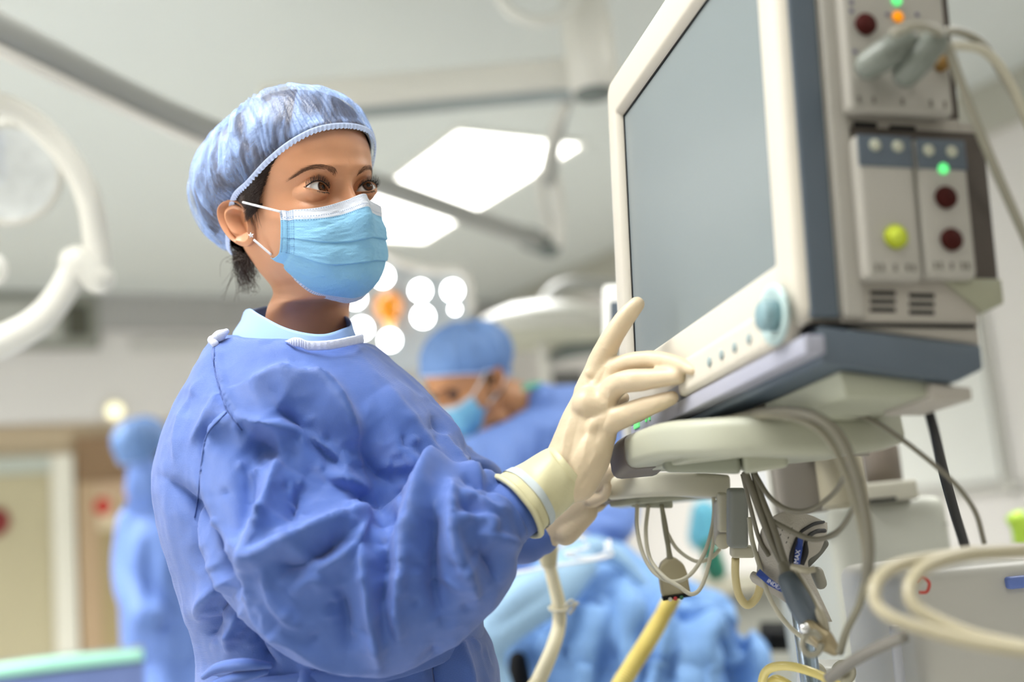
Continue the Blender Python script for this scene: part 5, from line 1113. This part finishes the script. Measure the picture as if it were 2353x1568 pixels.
# anaesthesia machine
am = thing('anaesthesia_machine', 'big pale grey anaesthesia cabinet with a rounded top edge behind the cables', 'machine', np.r_[W(2050, 1400, 1.75)[:2], 0])
def frontbox(x0, x1, y0, y1, d, dep, m, name, par, bev=.015, down=None):
    o_ = W(x0, y0, d); ax = W(x1, y0, d)-o_; zt_ = (o_[2]+W(x1, y0, d)[2])/2; ax[2] = 0; nf = np.cross(ZZ, ax); nf /= np.linalg.norm(nf); hgt = (y1-y0)*d/FPX
    o_[2] = zt_-hgt
    if down is not None: hgt = zt_-down; o_[2] = down
    return mesh(name, *rbox(o_, ax, nf*dep, ZZ*hgt, bev, 4), m, par)
frontbox(1900, 2178, 1148, 1560, 1.7, .4, M_mach, 'cabinet', am, .025, down=.08)
frontbox(1898, 2182, 1214, 1219, 1.695, .02, mat('seam', '#a6a79e', .6), 'panel_seam', am, .002)
frontbox(1985, 2108, 1106, 1152, 1.68, .2, mat('vaporizer_base', '#aeab9c', .5), 'top_box', am, .006)
mesh('black_seam', *ptube([(1930, 1160, 1.68), (2000, 1152, 1.675), (2060, 1146, 1.67)], 4, 8), M_black, am)
vp = thing('vaporizer', 'short brown-grey cylinder on top of the anaesthesia cabinet', 'vaporizer', W(2030, 1106, 1.75))
mesh('vaporizer_body', *lathe(W(2032, 1108, 1.76), ZZ, [(.028, 0), (.029, .05), (.027, .058), (.02, .062), (.001, .063)], 32), mat('vaporizer_brown', '#756b61', .5), vp)
for k in range(2): mesh('castor', *disc(np.r_[(W(1960+k*170, 1400, 1.8))[:2], .04]+Rt*0, RB, .04, .03), M_dark, am)
bx = thing('breathing_module', 'pale grey module box with rounded cylinder behind the cable loops', 'module', W(1830, 1180, 1.45))
frontbox(1775, 1900, 1048, 1180, 1.45, .12, mat('module_taupe', '#8c867e', .55), 'module_box', bx, .012)
mesh('round_canister', *lathe(W(1942, 1168, 1.42), ZZ, [(.027, 0), (.029, .01), (.029, .06), (.024, .072), (.001, .076)], 36), mat('canister_cream', '#a9a28c', .45), bx)
frontbox(1758, 1774, 1075, 1195, 1.46, .08, M_white, 'white_side', bx, .004)
# near hoses and the container at the lower right
ct = thing('waste_container', 'pale container with a blue lid strip in the lower right corner', 'container', np.r_[W(2260, 1500, 1.05)[:2], .3])
frontbox(2085, 2420, 1300, 1640, 1.1, .25, mat('container_pale', '#b9b7af', .45), 'container_body', ct, .02, down=.3)
frontbox(2315, 2430, 1322, 1350, 1.09, .03, mat('lid_blue', '#5d74b8', .45), 'blue_strip', ct, .004)
mesh('grey_rib', *ptube([(2055, 1440, 1.08), (2068, 1568, 1.08), (2080, 1700, 1.08)], 12, 10), mat('rib_grey', '#a9abb2', .5), ct)
ctr = thing('container_stand', 'grey trolley shelf carrying the pale container', 'trolley', np.r_[W(2260, 1500, 1.2)[:2], 0])
bb = root_loc(ct); mesh('shelf_plate', *rbox(bb-RA*.25-RB*.1-ZZ*.03, RA*.5, RB*.4, ZZ*.028, .004), M_mach2, ctr)
mesh('leg', *rbox(bb-RA*.02+RB*.1-ZZ*.3, RA*.05, RB*.05, ZZ*.27, .004), M_mach2, ctr)
mk('clip_ring', [(2108, 1340, 1.02), (2120, 1328, 1.02), (2135, 1340, 1.02), (2130, 1360, 1.02), (2112, 1362, 1.02)], 4, mat('clip_red', '#b5473c', .5), 'small red clip on the pale container', 'clip')
M_hose = mat('beige_hose', '#aea58a', .4)
mk('breathing_hose', [(2240, 1268, .86), (2130, 1285, .83), (2050, 1305, .80), (2012, 1345, .78), (2016, 1392, .77), (2060, 1425, .76), (2150, 1455, .75), (2260, 1482, .74), (2420, 1505, .73)], 15, M_hose, 'beige hose in a wide loop, the outer one at the right edge', 'hose', 16)
mk('breathing_hose', [(2420, 1262, .86), (2320, 1268, .84), (2215, 1276, .82), (2130, 1302, .80), (2092, 1345, .785), (2100, 1392, .775), (2160, 1430, .765), (2260, 1468, .75), (2420, 1500, .735)], 16, M_hose, 'beige hose in a wide loop, the inner one at the right edge', 'hose', 16)
mk('grey_hose', [(1905, 1560, .98), (1960, 1520, .95), (2020, 1488, .92), (2080, 1462, .9)], 14, mat('hose_grey', '#7c7870', .45), 'grey tube rising from the pump fitting toward the beige hoses', 'hose', 14)
mk('lime_tag', [(2330, 1185, 2.2), (2345, 1210, 2.2), (2352, 1250, 2.2)], 22, mat('lime', '#b9dc4a', .5), 'lime green bag hanging at the right edge below the whiteboard', 'bag', 12)
# small second display behind the index finger
sd = thing('display', 'small white display with a dark screen behind the raised index finger', 'display', W(1425, 760, 1.75))
mesh('display_case', *rbox(W(1386, 790, 1.75), W(1500, 790, 1.68)-W(1386, 790, 1.75), Up*.092, Fw*.03, .010, 4), M_white, sd)
mesh('dark_screen', *rbox(W(1402, 772, 1.738), W(1500, 772, 1.672)-W(1402, 772, 1.738), Up*.052, Fw*.004, .002), mat('display_dark', '#4a5560', .3), sd)
mesh('display_mount', *ptube([(1440, 790, 1.74), (1440, 900, 1.76), (1445, 1100, 1.8)], 9, 12), M_arm2, sd)
# breathing tubes in front of the table
bt = thing('breathing_tube', 'cream smooth breathing tube with a wide connector and a zip tie', 'tube', W(1262, 1250, 1.5))
mesh('hose', *ptube([(1258, 1280, 1.5), (1270, 1330, 1.5), (1284, 1390, 1.5), (1284, 1440, 1.5), (1268, 1495, 1.48), (1240, 1560, 1.46), (1205, 1640, 1.44), (1200, 1900, 1.45), (1330, 2300, 1.5)], [15, 15, 16, 16, 17, 18, 18, 18, 18], 18, 80), mat('tube_cream', '#d8cfae', .35, sss=.05), bt)
mesh('connector', *ptube([(1250, 1232, 1.5), (1256, 1260, 1.5), (1262, 1300, 1.5)], [24, 27, 18], 20, 20), mat('connector_cream', '#c2b894', .4), bt)
mesh('zip_tie', *join([tube([W(1284+21*math.cos(q), 1398+8*math.sin(q), 1.5-.011*math.cos(q-1.5)) for q in np.linspace(0, 6.28, 16)], .0022, 6), tube([W(1296, 1396, 1.485), W(1312, 1380, 1.485), W(1322, 1392, 1.485), W(1308, 1412, 1.485)], .0018, 6), tube([W(1304, 1395, 1.485), W(1330, 1386, 1.485)], .0022, 6)]), M_cabw, bt)
P = resample([W(*p) for p in ((1548, 1368, 1.62), (1520, 1420, 1.62), (1485, 1480, 1.6), (1450, 1535, 1.58), (1405, 1620, 1.55), (1360, 1800, 1.53), (1400, 2250, 1.53))], 520); T, N, B = frames(P); a = np.linspace(0, 2*math.pi, 18, endpoint=False)
rg = [P[i]+(.0118+.0012*math.sin(i*.9))*(np.cos(a)[:, None]*N[i]+np.sin(a)[:, None]*B[i]) for i in range(520)]
tag(mesh('corrugated_hose', *loft(rg), mat('hose_yellow', '#e0cf7c', .4, sss=.05), origin=P[0]), 'yellow corrugated hose slanting across the blue drape', 'hose')
wr_ = thing('wire_basket', 'thin white wire rack in front of the raised blue drape', 'rack', W(1300, 1300, 1.75))
for pts in ([(1180, 1318, 1.75), (1290, 1298, 1.75), (1398, 1280, 1.75), (1402, 1262, 1.75), (1400, 1240, 1.76)], [(1296, 1272, 1.76), (1340, 1262, 1.76), (1352, 1254, 1.77)], [(1300, 1276, 1.76), (1350, 1282, 1.76), (1390, 1272, 1.76), (1392, 1246, 1.77)], [(1284, 1262, 1.76), (1330, 1236, 1.77), (1345, 1246, 1.77)]):
    mesh('wire', *ptube(pts, 3.6, 8), mat('wire_white', '#eef1f6', .3) if 'wire_white' not in bpy.data.materials else bpy.data.materials['wire_white'], wr_)
# ---------------------------------------------------------------- operating table and drapes
M_dr = mat('blue_drape', '#7fa8dc', .75, noise=.05, nscale=10); M_dr2 = mat('pale_drape', '#9fc2e0', .75, noise=.04, nscale=10)
tb = thing('operating_table', 'operating table hidden by blue drapes behind the breathing tubes', 'table', np.r_[W(1450, 1500, 2.3)[:2], 0])
c0_ = W(1430, 1568, 2.35)
mesh('table_top', *rbox(np.array([c0_[0], c0_[1], .70])-RA*.45-RB*.12, RA*.8, RB*.3, ZZ*.08, .01), M_dark, tb)
mesh('column', *rbox(np.array([c0_[0], c0_[1], 0])-RA*.15-RB*.05, RA*.3, RB*.2, ZZ*.699, .02), M_mach2, tb)
mesh('black_pad', *pchain([(1190, 1520, 2.12, 22), (1195, 1600, 2.12, 34)], 16), M_black, tb)
mesh('black_pad', *rbox(W(1765, 1500, 2.5), Rt*.09, Up*.045, Fw*.1, .01), M_black, tb)
parts = [pchain([(1300, 1330, 2.35, 92), (1372, 1315, 2.4, 82), (1440, 1345, 2.4, 80)], 20), pchain([(1380, 1400, 2.3, 100), (1520, 1420, 2.3, 105), (1640, 1470, 2.3, 95), (1700, 1500, 2.3, 60)], 20),
         pchain([(1250, 1480, 2.2, 70), (1380, 1480, 2.15, 80), (1560, 1500, 2.15, 80), (1690, 1530, 2.2, 70)], 20), pchain([(1260, 1600, 2.18, 80), (1400, 1600, 2.12, 90), (1560, 1610, 2.12, 95), (1700, 1620, 2.18, 85)], 20), pchain([(1270, 1750, 2.18, 90), (1480, 1750, 2.12, 100), (1700, 1750, 2.18, 90)], 20)]
VD, FD = remeshed(parts, .0075, 6); FD = np.asarray(FD)
DC = [(28, 22, 30, [(1290, 1500), (1330, 1420), (1400, 1380)]), (-30, 24, 24, [(1310, 1400), (1360, 1380), (1400, 1395)]), (24, 18, 24, [(1430, 1330), (1445, 1400), (1470, 1440)]), (-26, 22, 22, [(1400, 1470), (1405, 1568), (1410, 1640)]),
      (24, 20, 20, [(1440, 1470), (1442, 1568), (1440, 1640)]), (-24, 16, 16, [(1515, 1500), (1518, 1600)]), (22, 24, 24, [(1560, 1480), (1580, 1600)]), (-34, 26, 26, [(1660, 1440), (1690, 1520), (1700, 1620)]), (26, 18, 22, [(1700, 1430), (1735, 1500), (1750, 1600)]),
      (24, 16, 40, [(1540, 1395), (1620, 1400), (1700, 1430)]), (-26, 22, 22, [(1560, 1370), (1640, 1375), (1720, 1400)]), (18, 14, 24, [(1250, 1480), (1300, 1475), (1360, 1490)]), (-18, 18, 18, [(1240, 1440), (1290, 1400)]), (20, 22, 22, [(1340, 1500), (1335, 1600)]), (-18, 14, 14, [(1620, 1520), (1625, 1620)])]
px_, py_, _z = proj(VD); q_ = np.stack([px_/80+py_/420, py_/900, px_*0], -1); VD = VD+vnormals(VD, FD)*(.085*(.5-np.abs(vnoise(q_)))*sstep(1330, 1440, py_)+.005*vnoise(q_*2.1+4))[:, None]
VD = relax(creases(VD, FD, DC, K=1.8), FD, 1); tag(mesh('surgical_drape', VD, FD, M_dr, origin=VD.mean(0)*[1, 1, 0]+ZZ*VD[:, 2].min()), 'blue surgical drape falling in folds over the operating table', 'drape')
V2, F2 = remeshed([pchain([(1100, 1470, 2.0, 60), (1180, 1400, 2.02, 66), (1270, 1350, 2.1, 60), (1330, 1300, 2.15, 46)], 20), pchain([(1110, 1520, 2.0, 50), (1150, 1640, 2.0, 50)], 16), pchain([(1300, 1290, 2.2, 42), (1370, 1262, 2.25, 30), (1430, 1290, 2.25, 22), (1480, 1350, 2.25, 18)], 14)], .009, 6)
V2 = creases(V2, np.asarray(F2), [(10, 16, 24, [(1110, 1420), (1200, 1350), (1290, 1300)]), (-10, 14, 14, [(1130, 1450), (1220, 1390), (1280, 1350)])])
tag(mesh('surgical_drape', V2, np.asarray(F2), M_dr2, origin=V2.mean(0)), 'very pale blue sheet rolled over the near end of the operating table', 'drape')
mk2 = lambda nm, pts, m, label, cat: tag(mesh(nm, *pchain(pts, 16), m, origin=W(*pts[0][:3])), label, cat)
bot_ = thing('bottle', 'blurred green bottle with a turquoise bag on a far worktop', 'bottle', W(1640, 1330, 3.2))
mesh('green_bottle', *pchain([(1632, 1262, 3.2, 22), (1645, 1310, 3.2, 26)], 14), mat('green_bottle', '#2f7d63', .4), bot_)
mesh('turquoise_bag', *pchain([(1618, 1180, 3.3, 30), (1615, 1235, 3.3, 34)], 14), mat('turquoise', '#6fc3dc', .5), bot_)
sdt = thing('side_worktop', 'pale worktop behind the operating table', 'worktop', np.r_[W(1640, 1340, 3.3)[:2], 0])
zz_ = W(1640, 1336, 3.25)[2]; c1_ = W(1660, 1336, 3.3); mesh('top', *rbox(np.array([c1_[0], c1_[1], zz_-.04])-RA*.35-RB*.1, RA*.7, RB*.4, ZZ*.03, .006), M_cabw, sdt); mesh('cabinet', *rbox(np.array([c1_[0], c1_[1], 0])-RA*.3-RB*.05, RA*.6, RB*.3, ZZ*(zz_-.041), .01), M_mach, sdt)

# ---------------------------------------------------------------- bending surgeon
def far_head(R, t, who, skin, seed, mask=True, ears=True, capk=1.0, extra=()):
    T_ = Tcam(R, t); V0, F0 = head_surface(150, 170, eyes=False, cut=3); Vh = sculpt(V0, eyes=False); ps = [(place(T_, Vh), F0)]
    if ears:
        for s_ in (-1, 1):
            V, F = ear(None, s_); ps.append((place(T_, V), F))
    for V, F in extra: ps.append((V, np.array([f for f in F if len(f) == 4])))
    n_ = 0; AF = []
    for V, F in ps: AF.append(F+n_); n_ += len(V)
    mesh('body', np.concatenate([p[0] for p in ps]), np.concatenate(AF), skin, who)
    Vc, Fc, rim = cap(nphi=220, nt=70, seed=seed, ax3=(.084, .112*capk, .084), gap=.005); cp = mesh('bouffant_cap', place(T_, Vc), Fc, M_capfar, who)
    Vr, Fr = ruffle(rim, n=500); mesh('elastic_ruffle', place(T_, Vr), Fr, M_ruf, cp)
    hx = Vh.copy(); nr_ = hx-np.array([0, -.02, .0]); nr_ /= np.linalg.norm(nr_, axis=1)[:, None]; keep = ((hx[:, 1] < -.0) & (hx[:, 2] > -.055+hx[:, 1]*.25)) | (hx[:, 2] > .07); kf = keep[F0].all(1)
    mesh('hair', place(T_, hx+nr_*.003), F0[kf], M_hair, who)
    for s_ in (-1, 1):
        mesh('eyebrow', *[place(T_, q) if i == 0 else q for i, q in enumerate(tube([(s_*.014, .090, .016), (s_*.03, .0865, .022), (s_*.047, .074, .018)], [.002, .0032, .001], 8, 16))], M_brow, who)
        mesh('eyeball', *sphere(place(T_, np.array([[s_*.031, .066, -.001]]))[0], .0125, 20), mat('eye_far', '#4b342c', .3) if 'eye_far' not in bpy.data.materials else bpy.data.materials['eye_far'], who)
    if mask:
        Vm, Fm, mu, mv = mask_surf(90, 70); c_ = np.tile(np.array(lin('#86caf0')[:3]), (len(Vm), 1)); c_[mv < .12] = np.array(lin('#dfe9f5')[:3]); mk_ = mesh('surgical_mask', place(T_, Vm), Fm, M_mask, who, colors=c_)
        for s_ in (-1, 1):
            for a_, b_ in (((.061, .041, -.019), (.078, -.03, .03)), ((.060, .008, -.060), (.072, -.06, -.03))):
                a_ = np.array(a_)*[s_, 1, 1]; b_ = np.array(b_)*[s_, 1, 1]; mesh('ear_loop', *[place(T_, q) if i == 0 else q for i, q in enumerate(tube([a_, (a_+b_)/2+np.array([s_*.006, 0, 0]), b_], .0022, 6, 16))], M_strap, mk_)
    return T_
sg = thing('person', 'person bending over the operating table, in blue cap, gown and light blue mask', 'person', np.r_[W(1250, 1400, 2.75)[:2], 0])
SRm = Rhead(-48, 26, 4); st_ = np.array([(1066-CX)/FPX*2.62, -(872-CY)/FPX*2.62, 2.62])
far_head(SRm, st_, sg, M_skin2, 3, extra=[pchain([(1105, 905, 2.68, 50), (1160, 925, 2.70, 56), (1215, 955, 2.72, 62), (1260, 1000, 2.75, 66)], 20)])
gp = [pchain([(1240, 1000, 2.68, 56), (1250, 1010, 2.7, 110), (1262, 1130, 2.72, 150), (1270, 1260, 2.75, 160)], 24), pchain([(1105, 1085, 2.55, 74), (1235, 1020, 2.66, 82), (1310, 985, 2.78, 100), (1345, 1040, 2.82, 92)], 24),
      pchain([(1100, 1080, 2.53, 74), (1085, 1170, 2.46, 72), (1180, 1250, 2.38, 56), (1290, 1290, 2.36, 44)], 20), pchain([(1345, 1040, 2.80, 86), (1400, 1140, 2.7, 72), (1400, 1190, 2.55, 58), (1320, 1240, 2.46, 44)], 20),
      pchain([(1246, 915, 2.66, 30), (1275, 940, 2.7, 56), (1320, 960, 2.76, 70)], 18)]
VSg, FSg = remeshed(gp, .009, 6); FSg = np.asarray(FSg)
px_, py_, _z = proj(VSg); q_ = np.stack([px_/40, py_/220, px_*0], -1); VSg = VSg+vnormals(VSg, FSg)*(.018*(.5-np.abs(vnoise(q_))))[:, None]
VSg = creases(VSg, FSg, [(14, 14, 22, [(1070, 1020), (1090, 1100), (1080, 1160)]), (-16, 16, 16, [(1110, 1010), (1130, 1080)]), (16, 16, 24, [(1170, 990), (1180, 1060), (1160, 1120)]), (-20, 20, 20, [(1240, 960), (1245, 1040), (1230, 1120)]), (14, 16, 16, [(1200, 960), (1260, 985), (1300, 960)]),
                          (-14, 14, 14, [(1260, 1160), (1340, 1180), (1430, 1190)]), (12, 12, 12, [(1300, 1190), (1420, 1210)])])
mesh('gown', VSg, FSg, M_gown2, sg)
mesh('green_collar', *ptube([(1205, 892, 2.60), (1235, 885, 2.66), (1262, 893, 2.72)], 8, 10), mat('green_scrub', '#63b89c', .6), sg)
g0 = W(1270, 1260, 2.75)
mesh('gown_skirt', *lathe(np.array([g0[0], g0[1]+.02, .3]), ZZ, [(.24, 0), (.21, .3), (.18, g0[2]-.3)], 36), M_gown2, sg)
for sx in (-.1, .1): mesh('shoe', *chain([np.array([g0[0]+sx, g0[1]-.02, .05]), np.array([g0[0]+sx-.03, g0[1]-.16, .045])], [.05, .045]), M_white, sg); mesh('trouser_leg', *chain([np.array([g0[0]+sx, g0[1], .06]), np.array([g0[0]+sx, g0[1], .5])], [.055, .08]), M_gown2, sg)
for pts in ([(1300, 1290, 2.35, 26), (1345, 1300, 2.33, 24)], [(1322, 1243, 2.44, 24), (1362, 1256, 2.4, 24)]):
    hn = [pchain(pts, 12)]+[pchain([(pts[1][0], pts[1][1]-14+i*10, pts[1][2], 11), (pts[1][0]+30-abs(i-1.5)*5, pts[1][1]-8+i*11, pts[1][2]-.01, 10), (pts[1][0]+46-abs(i-1.5)*8, pts[1][1]+4+i*9, pts[1][2]-.01, 8)], 10) for i in range(4)]+[pchain([(pts[0][0]+16, pts[0][1]+12, pts[0][2]-.02, 12), (pts[0][0]+36, pts[0][1]+30, pts[0][2]-.03, 10)], 10)]
    V, F = remeshed(hn, .004, 4); mesh('glove', V, F, M_glove, sg)
# ---------------------------------------------------------------- figure with the back turned, far left
bk = thing('person', 'person seen from behind in blue cap and gown at the left, near the tan door', 'person', np.r_[W(390, 1500, 4.0)[:2], 0])
far_head(Rhead(172, 14, 6), np.array([(334-CX)/FPX*4.0, -(1042-CY)/FPX*4.0, 4.0]), bk, M_skin2, 9, mask=False, ears=False, capk=1.02)
gp = [pchain([(332, 1090, 3.93, 44), (336, 1110, 3.93, 50), (345, 1130, 3.97, 56), (372, 1160, 4.0, 70), (392, 1240, 4.0, 108), (400, 1340, 4.0, 118), (392, 1450, 4.0, 112), (388, 1520, 4.0, 108)], 24), pchain([(318, 1195, 3.98, 42), (360, 1165, 4.0, 50), (440, 1165, 4.02, 52), (480, 1200, 4.02, 46)], 18),
      pchain([(318, 1200, 3.98, 44), (306, 1290, 3.95, 42), (312, 1370, 3.85, 40), (345, 1420, 3.75, 34)], 18), pchain([(482, 1205, 4.02, 44), (500, 1300, 4.0, 42), (490, 1400, 3.9, 36)], 18)]
VB, FB = remeshed(gp, .012, 5); FB = np.asarray(FB)
px_, py_, _z = proj(VB); q_ = np.stack([px_/26, py_/260, px_*0], -1); VB = VB+vnormals(VB, FB)*(.016*(.5-np.abs(vnoise(q_))))[:, None]
VB = creases(VB, FB, [(24, 12, 18, [(330, 1220), (320, 1300), (330, 1380)]), (-26, 14, 14, [(345, 1240), (340, 1330), (350, 1400)]), (24, 14, 14, [(385, 1260), (375, 1340), (400, 1420)]), (-26, 16, 16, [(410, 1250), (405, 1340)]), (20, 12, 12, [(300, 1400), (330, 1450), (400, 1460)]), (-20, 12, 12, [(330, 1430), (400, 1440)])])
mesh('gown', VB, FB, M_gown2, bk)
g1 = W(390, 1500, 4.0)
rg = [np.array([g1[0], g1[1], z])+np.stack([rx*np.cos(t_)*(1+.05*np.cos(9*t_)), .17*np.sin(t_)*(1+.05*np.cos(9*t_)), 0*t_], -1) for z, rx in ((.35, .24), (.5, .22), (.65, .19), (g1[2]+.02, .165))]
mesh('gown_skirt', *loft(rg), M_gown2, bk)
for sx in (-.09, .09): mesh('trouser_leg', *chain([np.array([g1[0]+sx, g1[1], .06]), np.array([g1[0]+sx, g1[1], .5])], [.055, .08]), M_gown2, bk); mesh('shoe', *chain([np.array([g1[0]+sx, g1[1], .05]), np.array([g1[0]+sx, g1[1]+.16, .045])], [.05, .045]), M_white, bk)
# ---------------------------------------------------------------- draped instrument table lower left
it = thing('instrument_table', 'blue draped instrument table with a mint green edge at the lower left', 'table', np.r_[W(120, 1600, 2.9)[:2], 0])
qa, qb = W(-120, 1556, 2.9), W(330, 1508, 3.05); qa[2] = qb[2] = (qa[2]+qb[2])/2; ax = qb-qa; nf = np.cross(ZZ, ax); nf /= np.linalg.norm(nf)
mesh('table_top', *rbox(qa-ZZ*.03, ax, nf*.5, ZZ*.026, .006), M_dark, it)
mesh('mint_edge', *tube([qa-nf*.008, (qa+qb)/2-nf*.012+ZZ*.006, qb-nf*.008], [.014, .018, .014], 12, 30), mat('mint_drape', '#a9e6cf', .6), it)
nn2 = 60; ln = np.linspace(0, 1, nn2); rws = []
for z in np.linspace(0, .55, 10): rws.append(np.array([qa+ax*l-nf*(.012+.012*(1+math.sin(l*22))*z*2)-ZZ*(.02+z) for l in ln]))
mesh('drape_skirt', np.concatenate(rws), grid_faces(10, nn2, closed=False), mat('slate_blue_drape', '#6677a8', .7), it)
for x_, y_ in ((.1, .06), (.9, .06), (.1, .44), (.9, .44)): mesh('leg', *rbox(np.r_[(qa+ax*x_+nf*y_)[:2], 0], RA*.03, RB*.03, ZZ*(qa[2]-.031), .003), M_dark, it)
